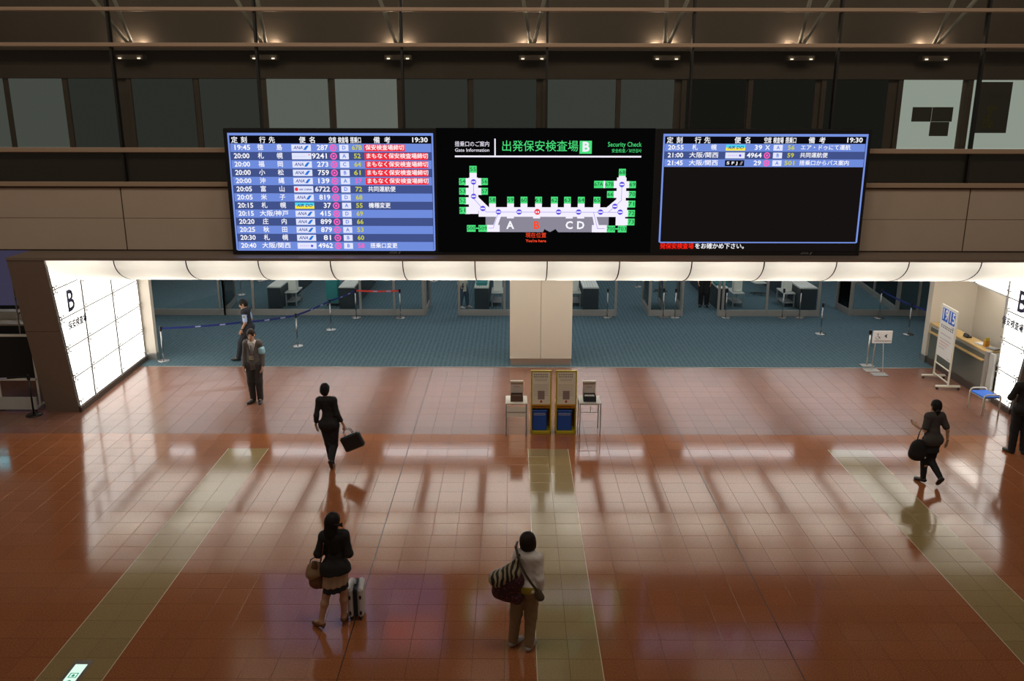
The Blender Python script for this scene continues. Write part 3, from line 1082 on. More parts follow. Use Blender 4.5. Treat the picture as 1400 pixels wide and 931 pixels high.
partition('glass_partition', 'short glass partition between two lane gates, right of the column', 4.43, YP, 5.52, YP, [0.02, 1.07])
partition('glass_partition', 'wide glass partition with four stanchions before it, right of the column', 6.66, YP, 9.98, YP, [0.03, 0.17, 1.6, 3.29])
partition('glass_partition', 'glass partition with steel base at the far right of the hall', 11.05, YP + .1, 13.9, YP + .1, [0.02, 1.55, 2.2, 2.8])
partition('glass_partition', 'glass return behind the guard running back into the hall', -9.47, YP + .05, -9.75, 29.5, [0.02, 1.95])
partition('glass_partition', 'glass return at the lane gate left of the column', -2.89, YP + .05, -2.89, 29.05, [0.02, 1.45])
partition('glass_partition', 'glass return at the left side of the short gate partition', 4.45, YP + .05, 4.47, 29.2, [0.02, 1.6])
partition('glass_partition', 'glass return behind the middle of the short gate partition', 5.02, 28.2, 5.08, 29.5, [0.02, 1.25])
partition('glass_partition', 'glass return at the right side of the short gate partition', 5.60, 28.2, 5.68, 29.3, [0.02, 1.05])
partition('glass_partition', 'glass return beside the far right lane gate', 11.05, YP + .1, 11.0, 28.75, [0.02, 1.1])
partition('glass_partition', 'long slanting glass return behind the far right partition', 13.35, 33.2, 12.75, 28.0, [0.02, 2.6, 5.2])

lane_places = ['behind the guard, far left', 'behind the red belt barrier', 'left of the column, teal tray on it', 'just right of the cream column', 'behind the person in black trousers', 'behind the far right pair of stanchions']
M_ROLL = mat('roller_white', (0.75, 0.73, 0.68, 1), 0.4)
for (x0, x1), pl in zip(((-8.28, -7.84), (-5.88, -5.36), (-1.315, -0.845), (2.33, 2.86), (6.85, 7.2), (9.62, 10.2)), lane_places):
    t = thing('lane_counter', 'dark counter with ribbed white top, ' + pl, 'counter', ((x0 + x1) / 2, 28.38, 0), group='dark inspection counters')
    w = (x1 - x0) / 2
    box('body', -w, w, 0, 4.6, 0.0, 0.72, M_SLATE, t, bev=0.01)
    box('top', -w - .01, w + .01, -0.01, 4.6, 0.72, 0.755, M_LGREY, t, bev=0.005)
    n = 6
    for k in range(n):
        a = -w + 2 * w * (k + .12) / n
        box('roller_rail', a, a + 2 * w / n * .7, 0.02, 4.5, 0.755, 0.772, M_ROLL, t)
for x, pl, s in ((-7.60, 'beside the far left counter', 1), (-0.56, 'left of the column', 1), (2.1, 'right of the column', -1), (7.66, 'second lane from the right', 1), (9.40, 'farthest right lane', -1)):
    t = thing('inspection_desk', 'low grey steel desk with an under-shelf at the security lane ' + pl, 'desk', (x, 28.75, 0), group='low grey desks at the lanes')
    box('desk_top', -0.2, 0.2, 0, 0.9, 0.46, 0.50, M_LGREY, t, bev=0.006)
    for a in (-0.17, 0.17):
        for b in (0.05, 0.85):
            box('leg', a - 0.02, a + 0.02, b - 0.02, b + 0.02, 0, 0.46, M_GREY, t)
    box('shelf', -0.18, 0.18, 0.03, 0.87, 0.14, 0.16, M_GREY, t)
    c = thing('plastic_crate', 'off-white plastic crate standing on the grey desk ' + pl, 'crate', (x + 0.02 * s, 29.1, 0.50), group='off-white crates on the lane desks')
    mb = MB()
    mb.box(-0.15, 0.15, -0.13, 0.13, 0, 0.5, M_OFFWHITE, 0.02)
    mb.build('box_body', c)
    box('rim', -0.17, 0.17, -0.15, 0.15, 0.44, 0.5, M_OFFWHITE, c, bev=0.01)
    box('handle_slot', -0.06, 0.06, -0.1535, -0.149, 0.455, 0.48, M_GREY, c)
def tray(name, label, loc, n):
    t = thing(name, label, 'tray', loc, group='teal trays')
    for k in range(n):
        mb = MB()
        a, b = 0.2, 0.26
        v = [(-a * .85, -b * .85, 0), (a * .85, -b * .85, 0), (a * .85, b * .85, 0), (-a * .85, b * .85, 0),
             (-a, -b, 0.09), (a, -b, 0.09), (a, b, 0.09), (-a, b, 0.09)]
        f = [(3, 2, 1, 0)] + [(i, (i + 1) % 4, 4 + (i + 1) % 4, 4 + i) for i in range(4)]
        v += [(-a * .95, -b * .95, 0.09), (a * .95, -b * .95, 0.09), (a * .95, b * .95, 0.09), (-a * .95, b * .95, 0.09),
              (-a * .8, -b * .8, 0.01), (a * .8, -b * .8, 0.01), (a * .8, b * .8, 0.01), (-a * .8, b * .8, 0.01)]
        f += [(4 + i, 4 + (i + 1) % 4, 8 + (i + 1) % 4, 8 + i) for i in range(4)]
        f += [(8 + i, 8 + (i + 1) % 4, 12 + (i + 1) % 4, 12 + i) for i in range(4)] + [(12, 13, 14, 15)]
        mb.add([(p[0], p[1], p[2] + k * 0.05) for p in v], f, M_TEAL)
        mb.build('tray_shell', t)
tray('luggage_tray', 'single teal luggage tray on the counter left of the column', (-1.08, 28.85, 0.775), 1)
tray('luggage_tray', 'teal luggage tray on the counter behind the person in black trousers', (7.02, 28.9, 0.775), 1)
def tray_cart(label, loc, n):
    t = thing('tray_cart', label, 'cart', loc, group='teal tray carts')
    box('side_panel', -0.2, 0.2, -0.02, 0.02, 0.12, 1.2, M_TEAL, t, bev=0.01)
    box('side_panel', -0.2, 0.2, 0.48, 0.52, 0.12, 1.2, M_TEAL, t, bev=0.01)
    box('deck', -0.2, 0.2, 0.0, 0.5, 0.1, 0.14, M_GREY, t)
    for a in (-0.16, 0.16):
        for b in (0.03, 0.47):
            MB().tube([(a - .02, b, 0.05), (a + .02, b, 0.05)], 0.05, M_BLACK, 10).build('caster', t)
tray_cart('teal tray cart standing left of the counter behind the red belt', (-6.2, 28.8, 0), 6)
tray_cart('teal tray cart standing behind the wide right-hand partition', (7.45, 30.3, 0), 6)
for x, y, l in ((-5.65, 33.6, 'deep behind the red belt'), (5.4, 31.2, 'behind the short gate partition'), (8.9, 30.8, 'behind the wide right-hand partition')):
    t = thing('office_chair', 'pale office chair on a dark pedestal ' + l, 'chair', (x, y, 0), random.uniform(-.5, .5), 'office chairs of the security staff')
    for k in range(5):
        a = k * 2 * math.pi / 5
        MB().tube([(0, 0, 0.1), (0.28 * math.cos(a), 0.28 * math.sin(a), 0.05)], [0.025, 0.018], M_BLACK, 6).build('leg', t)
    MB().tube([(0, 0, 0.08), (0, 0, 0.43)], 0.025, M_GREY, 8).build('pedestal', t)
    box('seat', -0.23, 0.23, -0.22, 0.22, 0.43, 0.50, M_LGREY, t, bev=0.025)
    box('backrest', -0.21, 0.21, 0.2, 0.25, 0.6, 1.0, M_LGREY, t, bev=0.02)
# far left: wall side desk seen through the glass
t = thing('long_table', 'long dark table far back at the left behind the glass', 'table', (-9.9, 34.2, 0))
box('table_top', -1.5, 1.2, -0.4, 0.4, 0.70, 0.74, M_SLATE, t)
for a in (-1.4, 1.1):
    for b in (-0.35, 0.35):
        box('leg', a - .03, a + .03, b - .03, b + .03, 0, 0.70, M_GREY, t)

# ------------------------------------------------------------------ stanchions and belts
def stanchion(label, x, y, h=0.96, mpost=M_CHROME, square=False, group='belt stanchions'):
    t = thing('stanchion', label, 'stanchion', (x, y, 0.004 if y > 21.7 else 0.0), group=group)
    if square:
        box('base', -0.16, 0.16, -0.12, 0.12, 0, 0.02, mpost, t, bev=0.004)
    else:
        MB().lathe([(0.165, 0), (0.17, 0.01), (0.15, 0.025), (0.05, 0.04)], mpost, 24).build('base', t, smooth=True)
    MB().tube([(0, 0, 0.03), (0, 0, h - 0.1)], 0.021, mpost, 12).build('post', t, smooth=True)
    MB().lathe([(0.034, h - 0.12), (0.036, h - 0.11), (0.036, h - 0.01), (0.03, h)], M_BLACK, 14).build('belt_head', t)
    return t
S = {}
for key, x, y, l in (('a', -9.40, 22.20, 'chrome stanchion at the left end of the blue belt, by the white jamb'),
                     ('b', -7.42, 22.89, 'chrome stanchion at the walking guard, second along the blue belt'),
                     ('c', -6.16, 23.70, 'chrome stanchion third along the blue belt, right of the guard'),
                     ('d', -5.59, 25.58, 'chrome stanchion fourth along the blue belt'),
                     ('e', -5.09, 27.12, 'chrome stanchion where the blue belt meets the red belt'),
                     ('f', -3.66, 27.12, 'chrome stanchion at the right end of the red belt'),
                     ('g', 3.04, 27.26, 'chrome stanchion just right of the cream column'),
                     ('h', 5.24, 27.27, 'chrome stanchion before the short gate partition, right one'),
                     ('j', 6.89, 27.27, 'chrome stanchion at the left end of the wide right-hand partition'),
                     ('k', 8.73, 27.28, 'left of two close chrome stanchions before the wide partition'),
                     ('l', 9.28, 27.27, 'right of two close chrome stanchions before the wide partition'),
                     ('m', 9.26, 25.19, 'lone chrome stanchion on open carpet right of the column'),
                     ('n', 11.86, 27.24, 'rear chrome stanchion of the short blue belt at the right'),
                     ('o', 11.90, 25.17, 'front chrome stanchion of the short blue belt at the right'),
                     ('p', -9.88, 30.6, 'stanchion standing inside the hall behind the guard'),
                     ('q', -9.9, 33.2, 'stanchion deep in the hall, left'),
                     ('r', -3.12, 33.2, 'stanchion deep in the hall beyond the left gate opening'),
                     ('s', 4.70, 32.2, 'stanchion deep in the hall beyond the right gate opening')):
    S[key] = stanchion(l, x, y)
S['t'] = stanchion('steel stanchion with a square base before the short gate partition, left one', 4.86, 27.3, square=True)
S['u'] = stanchion('steel stanchion with black head beside the small pictogram sign', 9.36, 21.90, 0.98, M_STEEL, True)
def belt(name, label, a, b, m, group, parts=()):
    pa, pb = S[a].location, S[b].location
    t = thing(name, label, 'belt', (pa.x, pa.y, 0), group=group)
    d = Vector((pb.x - pa.x, pb.y - pa.y, 0))
    u = d.normalized()
    nn = Vector((-u.y, u.x, 0)) * 0.002
    L = d.length
    mb = MB()
    n = 8
    v, f = [], []
    for k in range(n + 1):
        s = 0.04 + (L - 0.08) * k / n
        sag = -0.02 * math.sin(math.pi * k / n)
        for zz in (0.875, 0.93):
            for sg in (-1, 1):
                p = u * s + nn * sg
                v.append((p.x, p.y, zz + sag))
    for k in range(n):
        i = 4 * k
        f += [(i, i + 4, i + 6, i + 2), (i + 1, i + 3, i + 7, i + 5), (i + 2, i + 6, i + 7, i + 3), (i, i + 1, i + 5, i + 4)]
    mb.add(v, f, m)
    mb.build('webbing', t)
    for s in (0.45, 0.75):
        p = u * L * s
        mk = MB()
        mk.add([tuple(p + u * dx + nn * -1.6 + Vector((0, 0, 0.885 + dz - 0.02 * math.sin(math.pi * s)))) for dx, dz in ((-.07, 0), (.07, 0), (.07, .03), (-.07, .03))], [(0, 1, 2, 3)], mat('belt_print', (.45, .5, .7, 1), .6))
        mk.build('printed_mark', t)
G = 'retractable blue belts'
belt('barrier_belt', 'blue belt from the white jamb to the guard', 'a', 'b', M_BELT, G)
belt('barrier_belt', 'blue belt just right of the guard', 'b', 'c', M_BELT, G)
belt('barrier_belt', 'blue belt between the third and fourth stanchion from the left', 'c', 'd', M_BELT, G)
belt('barrier_belt', 'blue belt ending at the red belt barrier', 'd', 'e', M_BELT, G)
belt('barrier_belt', 'bright red belt before the glass partition', 'e', 'f', M_BELTRED, 'retractable red belt')
belt('barrier_belt', 'dark blue belt between the two stanchions at the far right', 'o', 'n', M_BELT, G)
S['v'] = stanchion('chrome stanchion hidden behind the right jamb holding the far right belt', 12.35, 23.6)
belt('barrier_belt', 'dark blue belt running to the right jamb', 'v', 'o', M_BELT, G)

# ------------------------------------------------------------------ pictogram sign, gate-time sign, bench, service desk
t = thing('pictogram_sign', 'small white wheelchair pictogram sign on two thin posts before the carpet', 'sign', (9.40, 21.42, 0))
box('base_plate', -0.26, 0.10, -0.05, 0.2, 0, 0.015, M_STEEL, t, bev=0.004)
box('base_plate', -0.22, 0.16, -0.45, -0.16, 0, 0.02, M_GREY, t, bev=0.004)
MB().tube([(-0.08, 0.06, 0.01), (-0.06, 0.05, 0.8)], 0.016, M_STEEL, 8).build('post', t)
MB().tube([(0.07, -0.28, 0.02), (0.12, 0.02, 0.8)], 0.010, M_STEEL, 8).build('post', t)
box('board', -0.17, 0.33, 0.0, 0.03, 0.75, 1.08, M_PAPERW, t, bev=0.006)
mb = MB()
def disc(mb, x, z, r, y, m, n=10):
    mb.add([(x + r * math.cos(2 * math.pi * k / n), y, z + r * math.sin(2 * math.pi * k / n)) for k in range(n)], [tuple(range(n))], m)
def strip(mb, pts, w, y, m):
    for (xa, za), (xb, zb) in zip(pts, pts[1:]):
        d = math.hypot(xb - xa, zb - za) or 1
        nx, nz = -(zb - za) / d * w / 2, (xb - xa) / d * w / 2
        mb.add([(xa + nx, y, za + nz), (xa - nx, y, za - nz), (xb - nx, y, zb - nz), (xb + nx, y, zb + nz)], [(0, 1, 2, 3)], m)
disc(mb, -0.045, 0.995, 0.017, -0.003, M_INK)
strip(mb, [(-0.045, 0.975), (-0.04, 0.92), (0.0, 0.92), (0.02, 0.875)], 0.014, -0.003, M_INK)
strip(mb, [(-0.05 + 0.045 * math.cos(a), 0.90 + 0.045 * math.sin(a)) for a in [math.pi * .8 + k * math.pi * 1.3 / 8 for k in range(9)]], 0.010, -0.003, M_INK)
strip(mb, [(0.13, 0.935), (0.19, 0.985)], 0.03, -0.003, M_INK)
strip(mb, [(0.155, 0.96), (0.185, 0.90)], 0.03, -0.003, M_INK)
mb.build('pictogram', t)
mb = MB()
for k in range(13):
    mb.add([(-0.12 + k * .033 + dx, -0.003, 0.80 + dz) for dx, dz in ((0, 0), (.025, 0), (.025, .028), (0, .028))], [(0, 1, 2, 3)], M_INKG)
mb.build('small_print', t, kind='stuff')

# board: from rear foot (10.60,20.80) to front foot (10.50,19.9); faces the hall to the left
t = thing('information_sign', 'tall white caster-mounted sign board with large blue time numerals at the right', 'sign', (10.57, 20.36, 0), math.atan2(-0.89, -0.07) + 0.0)
W2 = 0.445
M_CREAMF = mat('cream_metal', (0.66, 0.63, 0.52, 1), 0.4)
for s in (-1, 1):
    MB().tube([(s * W2, 0, 0.06), (s * W2, 0, 1.93)], 0.024, M_CREAMF, 8).build('upright', t)
    MB().box(s * W2 - 0.03, s * W2 + 0.03, -0.29, 0.29, 0.06, 0.11, M_CREAMF, 0.01).build('foot', t)
    for yy in (-0.25, 0.25):
        MB().tube([(s * W2 - .012, yy, 0.03), (s * W2 + .012, yy, 0.03)], 0.03, M_BLACK, 10).build('caster', t)
for z in (0.16, 0.45, 1.93):
    MB().tube([(-W2, 0, z), (W2, 0, z)], 0.018, M_CREAMF, 8).build('crossbar', t)
box('board', -W2 + 0.02, W2 - 0.02, -0.012, 0.012, 0.66, 1.92, M_PAPERW, t)
mb = MB()
yy = -0.0145
for x0, x1 in ((-0.37, -0.04), (0.02, 0.38)):
    mb.add([(x0, yy, 1.55), (x1, yy, 1.55), (x1, yy, 1.87), (x0, yy, 1.87)], [(0, 1, 2, 3)], M_INKB)
mb.build('blue_panel', t)
M_WHT = mat('white_print', (0.85, 0.85, 0.85, 1), 0.5)
text('19', (-0.205, -0.0165, 1.71), 0.36, M_WHT, 'numerals', t, 'CENTER', bold=.02)
text('15', (0.21, -0.0165, 1.71), 0.36, M_WHT, 'numerals', t, 'CENTER', bold=.02)
mb = MB()
def scribble(mb, x0, x1, z, h, y, m, seed, pitch=None):
    rnd = random.Random(seed)
    x = x0
    p = pitch or h
    while x + p * .8 <= x1:
        w = p * .8
        for k in range(2):
            zz = z + h * (0.1 + 0.55 * k)
            mb.add([(x, y, zz), (x + w, y, zz), (x + w, y, zz + h * .16), (x, y, zz + h * .16)], [(0, 1, 2, 3)], m)
        xx = x + w * rnd.uniform(.2, .7)
        mb.add([(xx, y, z), (xx + w * .2, y, z), (xx + w * .2, y, z + h * .9), (xx, y, z + h * .9)], [(0, 1, 2, 3)], m)
        x += p
scribble(mb, -0.36, 0.40, 1.38, 0.09, yy, M_INK, 1, 0.105)
scribble(mb, 0.26, 0.40, 1.46, 0.055, yy, M_INK, 9, 0.065)
scribble(mb, -0.34, 0.30, 1.22, 0.035, yy, M_INKG, 2, 0.05)
for k in range(4):
    scribble(mb, -0.34, 0.33 - 0.1 * k, 1.10 - k * 0.075, 0.035, yy, M_INKR if k in (1, 2) else M_INKG, 3 + k, 0.05)
scribble(mb, 0.2, 0.40, 0.69, 0.03, yy, M_INKG, 8, 0.05)
mb.build('printed_text', t)

t = thing('bench', 'small white tube bench with a bright blue seat at the right wall', 'bench', (10.56, 18.33, 0), math.radians(3))
for s in (-1, 1):
    xx = s * 0.17
    pts = [(xx, -0.27, 0.0), (xx, -0.27, 0.40), (xx, -0.25, 0.46), (xx, -0.20, 0.49), (xx, 0.20, 0.49), (xx, 0.25, 0.46), (xx, 0.27, 0.40), (xx, 0.27, 0.0)]
for s in (-1, 1):
    yy_ = s * 0.27
    pts = [(-0.19, yy_, 0.0), (-0.19, yy_, 0.42), (-0.17, yy_, 0.47), (-0.12, yy_, 0.49), (0.12, yy_, 0.49), (0.17, yy_, 0.47), (0.19, yy_, 0.42), (0.19, yy_, 0.0)]
    MB().tube(pts, 0.018, M_CREAMF, 8).build('leg_frame', t, smooth=True)
for xx in (-0.17, 0.17):
    MB().tube([(xx, -0.27, 0.40), (xx, 0.27, 0.40)], 0.014, M_CREAMF, 8).build('rail', t)
box('seat', -0.19, 0.19, -0.25, 0.25, 0.40, 0.445, M_SEATBLUE, t, bev=0.015)

t = thing('service_desk', 'grey service desk with two light wood ledges built beside the right wall recess', 'desk', (11.06, 20.4, 0))
box('front_panel', 0.0, 0.05, -1.05, 1.75, 0.2, 1.0, mat('smoked_panel', (.13, .13, .11, 1), .25), t)
box('plinth', 0.0, 0.06, -1.05, 1.75, 0, 0.2, M_DARKB, t)
box('top_ledge', -0.04, 0.34, -1.05, 1.75, 1.08, 1.13, M_WOOD, t, bev=0.01)
box('lower_ledge', -0.07, 0.05, -0.98, 1.75, 0.86, 0.90, M_WOOD, t, bev=0.008)
box('riser', 0.02, 0.05, -1.05, 1.75, 0.9, 1.08, M_LGREY, t)
box('pillar', -0.05, 0.07, -1.14, -1.02, 0, 1.14, M_ALU, t, bev=0.006)
box('side_panel', 0.0, 0.06, -1.34, -1.14, 0, 1.12, M_LGREY, t)
box('worktop', 0.34, 1.05, -1.05, 1.75, 0.74, 0.78, M_GREY, t)
t = thing('telephone', 'dark telephone at the rear end of the wooden desk', 'telephone', (11.22, 20.62, 1.133))
box('phone_body', -0.07, 0.07, -0.1, 0.1, 0, 0.05, M_SLATE, t, bev=0.015)
MB().tube([(-0.03, -0.1, 0.06), (-0.03, -0.06, 0.085), (-0.03, 0.06, 0.085), (-0.03, 0.1, 0.06)], [0.022, 0.016, 0.016, 0.022], M_BLACK, 8).build('handset', t)
t = thing('brochure_holder', 'small amber brochure holder on the wooden desk', 'holder', (11.22, 19.75, 1.133))
box('holder_shell', -0.05, 0.05, -0.05, 0.05, 0, 0.16, M_AMBER, t, bev=0.004)
box('brochure', -0.04, 0.04, -0.03, 0.0, 0.1, 0.22, M_YELLOW, t)
for (x, y, h, m, l) in ((11.2, 19.95, 0.03, M_PAPERW, 'stack of white papers on the wooden desk, behind the amber holder'), (11.25, 19.5, 0.04, M_GREY, 'dark folder lying on the wooden desk, nearest end')):
    t = thing('paper_stack', l, 'papers', (x, y, 1.133), 0.3)
    for k in range(3):
        box('sheet', -0.09 + .006 * k, 0.09 + .006 * k, -0.12, 0.12, h * k / 3, h * (k + 1) / 3 - .001, m, t)

# ------------------------------------------------------------------ kiosks, tables, lidded boxes by the column
def kiosk(label, x0, x1):
    t = thing('notice_stand', label, 'stand', ((x0 + x1) / 2, 16.92, 0), group='yellow notice stands')
    w = (x1 - x0) / 2
    fw = 0.028
    for s in (-1, 1):
        box('frame_side', s * w - (fw if s > 0 else 0), s * w + (fw if s < 0 else 0), 0, 0.06, 0.66, 1.36, M_YELLOW, t, bev=0.004)
        box('bin_side', s * w - (fw if s > 0 else 0), s * w + (fw if s < 0 else 0), 0, 0.36, 0.02, 0.66, M_YELLOW, t, bev=0.004)
    box('frame_top', -w, w, 0, 0.06, 1.36, 1.385, M_YELLOW, t, bev=0.004)
    box('frame_base', -w, w, 0, 0.36, 0.0, 0.06, M_YELLOW, t, bev=0.004)
    box('middle_rail', -w + fw, w - fw, 0, 0.05, 0.62, 0.655, M_AMBER, t)
    box('back_board', -w + fw, w - fw, 0.335, 0.355, 0.06, 0.66, M_AMBER, t)
    box('shelf', -w + fw, w - fw, 0.05, 0.355, 0.64, 0.66, M_AMBER, t)
    box('poster_back', -w + fw, w - fw, 0.03, 0.055, 0.66, 1.36, M_AMBER, t)
    box('poster', -w + fw, w - fw, 0.012, 0.022, 0.655, 1.36, M_PAPER, t)
    mb = MB()
    scribble(mb, -w + .055, w - .05, 1.285, 0.035, 0.0105, M_INK, 21, 0.038)
    scribble(mb, -w + .055, w - .05, 1.235, 0.035, 0.0105, M_INK, 22, 0.038)
    scribble(mb, -w + .08, w - .08, 1.19, 0.014, 0.0105, M_INKG, 23, 0.02)
    scribble(mb, -w + .09, w - .09, 1.165, 0.014, 0.0105, M_INKG, 24, 0.02)
    for k in range(6):
        scribble(mb, -w + .055, w - .055, 1.07 - k * 0.045, 0.014, 0.0105, M_INKG, 30 + k, 0.022)
    mb.add([(-0.07, 0.0108, 0.76), (0.07, 0.0108, 0.76), (0.07, 0.0108, 0.95), (-0.07, 0.0108, 0.95)], [(0, 1, 2, 3)], mat('mauve_print', (.30, .22, .22, 1), .6))
    mb.add([(-0.035, 0.0104, 0.715), (0, 0.0104, 0.68), (0.035, 0.0104, 0.715), (0.015, 0.0104, 0.715), (0.015, 0.0104, 0.745), (-0.015, 0.0104, 0.745), (-0.015, 0.0104, 0.715)], [tuple(range(7))], M_INKR)
    mb.build('printed_text', t)
    mb = MB()
    scribble(mb, -w + .08, w - .11, 0.585, 0.022, 0.0275, M_INKR, 40, 0.026)
    box('slot_panel', -w + fw, w - fw, 0.03, 0.04, 0.56, 0.62, M_AMBER, t)
    mb.build('slot_text', t)
    bx = thing('blue_bin', 'blue plastic collection bin inside the ' + ('left' if x0 < .5 else 'right') + ' yellow stand', 'bin', ((x0 + x1) / 2 - 0.03, 16.96, 0.06), group='blue bins in the yellow stands')
    ww = w - 0.065
    box('bin_body', -ww, ww, 0, 0.26, 0, 0.42, M_BLUE, bx, bev=0.015)
    box('rim', -ww - .01, ww + .01, -0.008, 0.268, 0.42, 0.455, M_BLUE, bx, bev=0.008)
    mb = MB()
    for z0 in (0.345, 0.375):
        mb.box(-ww + .03, ww - .03, -0.004, 0.0, z0, z0 + 0.008, M_LGREY)
    for xx in (-ww + .03, ww - .038):
        mb.box(xx, xx + .008, -0.004, 0.0, 0.345, 0.383, M_LGREY)
    mb.build('label_frame', bx)
    return t
kiosk('yellow framed notice stand with a poster and a blue bin, left of the pair', 0.36, 0.79)
kiosk('yellow framed notice stand with a poster and a blue bin, right of the pair', 0.875, 1.31)
def side_table(label, x0, x1, white_panel):
    t = thing('side_table', label, 'table', ((x0 + x1) / 2, 17.03, 0), group='small tables beside the yellow stands')
    w = (x1 - x0) / 2
    box('table_top', -w, w, -0.25, 0.25, 0.70, 0.725, M_OFFWHITE if white_panel else M_LGREY, t, bev=0.005)
    for a in (-w + .015, w - .015):
        for b in (-0.24, 0.24):
            MB().tube([(a, b, 0), (a, b, 0.70)], 0.011, M_GREY, 6).build('leg', t)
    for b in (-0.24, 0.24):
        MB().tube([(-w + .015, b, 0.53), (w - .015, b, 0.53)], 0.007, M_GREY, 6).build('brace', t)
    if white_panel:
        box('front_panel', -w + .03, w - .03, -0.235, -0.225, 0.42, 0.64, M_OFFWHITE, t)
    else:
        MB().tube([(0, -0.24, 0.53), (0, -0.24, 0.66)], 0.008, M_OFFWHITE, 6).build('hook', t)
side_table('small pale table with a white front panel left of the yellow stands', -0.165, 0.285, True)
side_table('small grey steel table right of the yellow stands', 1.36, 1.815, False)
for x, l, m in ((0.07, 'brown box with a raised clear-white lid on the left table', M_DRAWN), (1.58, 'dark box of papers with a raised white lid on the right table', M_SLATE)):
    t = thing('lidded_box', l, 'box', (x, 17.0, 0.725), group='lidded boxes on the small tables')
    mb = MB()
    mb.box(-0.13, 0.13, -0.12, -0.11, 0, 0.12, m)
    mb.box(-0.13, 0.13, 0.11, 0.12, 0, 0.12, m)
    mb.box(-0.13, -0.12, -0.11, 0.11, 0, 0.12, m)
    mb.box(0.12, 0.13, -0.11, 0.11, 0, 0.12, m)
    mb.box(-0.12, 0.12, -0.11, 0.11, 0, 0.012, m)
    mb.build('tray', t)
    box('leaflets', -0.10, 0.10, -0.09, 0.05, 0.012, 0.105, M_LGREY if x > 1 else M_DRAWN, t)
    mb = MB()
    mb.box(-0.135, 0.135, 0.10, 0.108, 0.12, 0.36, mat('lid_white', (.62, .55, .52, 1), .4))
    mb.build('lid_panel', t)
    box('lid_rim', -0.138, 0.138, 0.06, 0.112, 0.36, 0.395, M_OFFWHITE, t, bev=0.006)
    mb = MB()
    scribble(mb, -0.05, 0.06, 0.245, 0.02, 0.0985, M_INK, 51, 0.022)
    mb.build('lid_text', t)

# recessed lit exit marker in the floor
t = thing('floor_exit_light', 'lit green and white exit marker set into the cream floor band', 'sign', (-5.29, 8.92, 0.002), 0)
mb = MB()
for a, b, c, d in ((-0.115, -0.075, -0.32, 0.32), (0.075, 0.115, -0.32, 0.32), (-0.075, 0.075, 0.24, 0.32), (-0.075, 0.075, -0.32, -0.24)):
    mb.box(a, b, c, d, 0, 0.006, M_STEEL)
mb.build('steel_frame', t)
box('lit_plate', -0.075, 0.075, -0.24, 0.24, 0, 0.004, emit('exit_white', rgb(225, 255, 240), 1.0), t)
E_EXIT = emit('exit_green', rgb(0, 150, 110), 1.0)
mb = MB()
def flat(pts, z=0.0052): mb.add([(x, y, z) for x, y in pts], [tuple(range(len(pts)))], E_EXIT)
flat([(-0.05, -0.02), (0.05, -0.02), (0.05, -0.008), (-0.05, -0.008)])
flat([(-0.05, 0.06), (0.05, 0.06), (0.05, 0.072), (-0.05, 0.072)])
flat([(-0.05, -0.02), (-0.038, -0.02), (-0.038, 0.072), (-0.05, 0.072)])
flat([(0.038, -0.02), (0.05, -0.02), (0.05, 0.072), (0.038, 0.072)])
flat([(-0.02, 0.01), (0.01, -0.004), (0.022, 0.02), (0.0, 0.05), (-0.012, 0.04)])
flat([(-0.055, -0.10), (0.0, -0.06), (0.055, -0.10), (0.02, -0.095), (0.02, -0.17), (-0.02, -0.17), (-0.02, -0.095)])
mb.build('pictogram', t)

# ------------------------------------------------------------------ left edge beyond the portal
t = thing('sign_stand', 'black panel in a white frame on casters at the far left edge', 'sign', (-11.15, 18.45, 0))
for s in (-1, 1):
    MB().box(s * 0.44 - .025, s * 0.44 + .025, -0.02, 0.02, 0.08, 1.72, M_OFFWHITE, 0.005).build('upright', t)
    MB().box(s * 0.44 - .03, s * 0.44 + .03, -0.25, 0.25, 0.05, 0.09, M_OFFWHITE, 0.008).build('foot', t)
    for b in (-0.2, 0.2):
        MB().tube([(s * .44 - .015, b, .028), (s * .44 + .015, b, .028)], 0.028, M_BLACK, 10).build('caster', t)
box('panel', -0.42, 0.42, -0.012, 0.012, 0.72, 1.68, M_BLACKM, t)
box('crossbar', -0.44, 0.44, -0.02, 0.02, 1.68, 1.73, M_OFFWHITE, t)
box('crossbar', -0.44, 0.44, -0.02, 0.02, 0.66, 0.71, M_OFFWHITE, t)
box('bottom_plate', -0.50, 0.50, -0.26, -0.22, 0.06, 0.34, M_LGREY, t)
t = stanchion('black belt stanchion by the portal at the far left edge', -10.62, 17.98, 0.95, M_BLACK, group='black stanchion')
S['w'] = t
S['x'] = stanchion('black belt stanchion out at the left', -12.6, 17.6, 0.95, M_BLACK, group='black stanchion')
belt('barrier_belt', 'black belt across the far left edge', 'x', 'w', M_BLACKM, 'retractable black belt')
t = thing('check_in_counter', 'check-in counter with a pale lit top at the far left', 'counter', (-13.4, 22.2, 0))
box('counter_body', -1.6, 1.9, 0, 0.7, 0.0, 0.98, M_SLATE, t, bev=0.01)
box('counter_top', -1.65, 1.95, -0.05, 0.75, 0.98, 1.03, M_OFFWHITE, t, bev=0.01)
box('counter_riser', -1.65, 1.95, 0.45, 0.75, 1.03, 1.25, M_OFFWHITE, t, bev=0.01)
M_LILAC = emit('lilac_backwall', rgb(118, 112, 150), 0.22)
t = thing('back_panel', 'lilac-blue backlit panel behind the check-in counter', 'panel', (-13.3, 24.5, 0))
box('lit_face', -3, 1.9, 0, 0.05, 1.0, 3.15, M_LILAC, t)
box('panel_base', -3, 1.9, 0, 0.05, 0, 1.0, M_SLATE, t)
t = thing('tube_rack', 'chrome tubular rack above the check-in counter at the far left', 'rack', (-12.15, 21.2, 0))
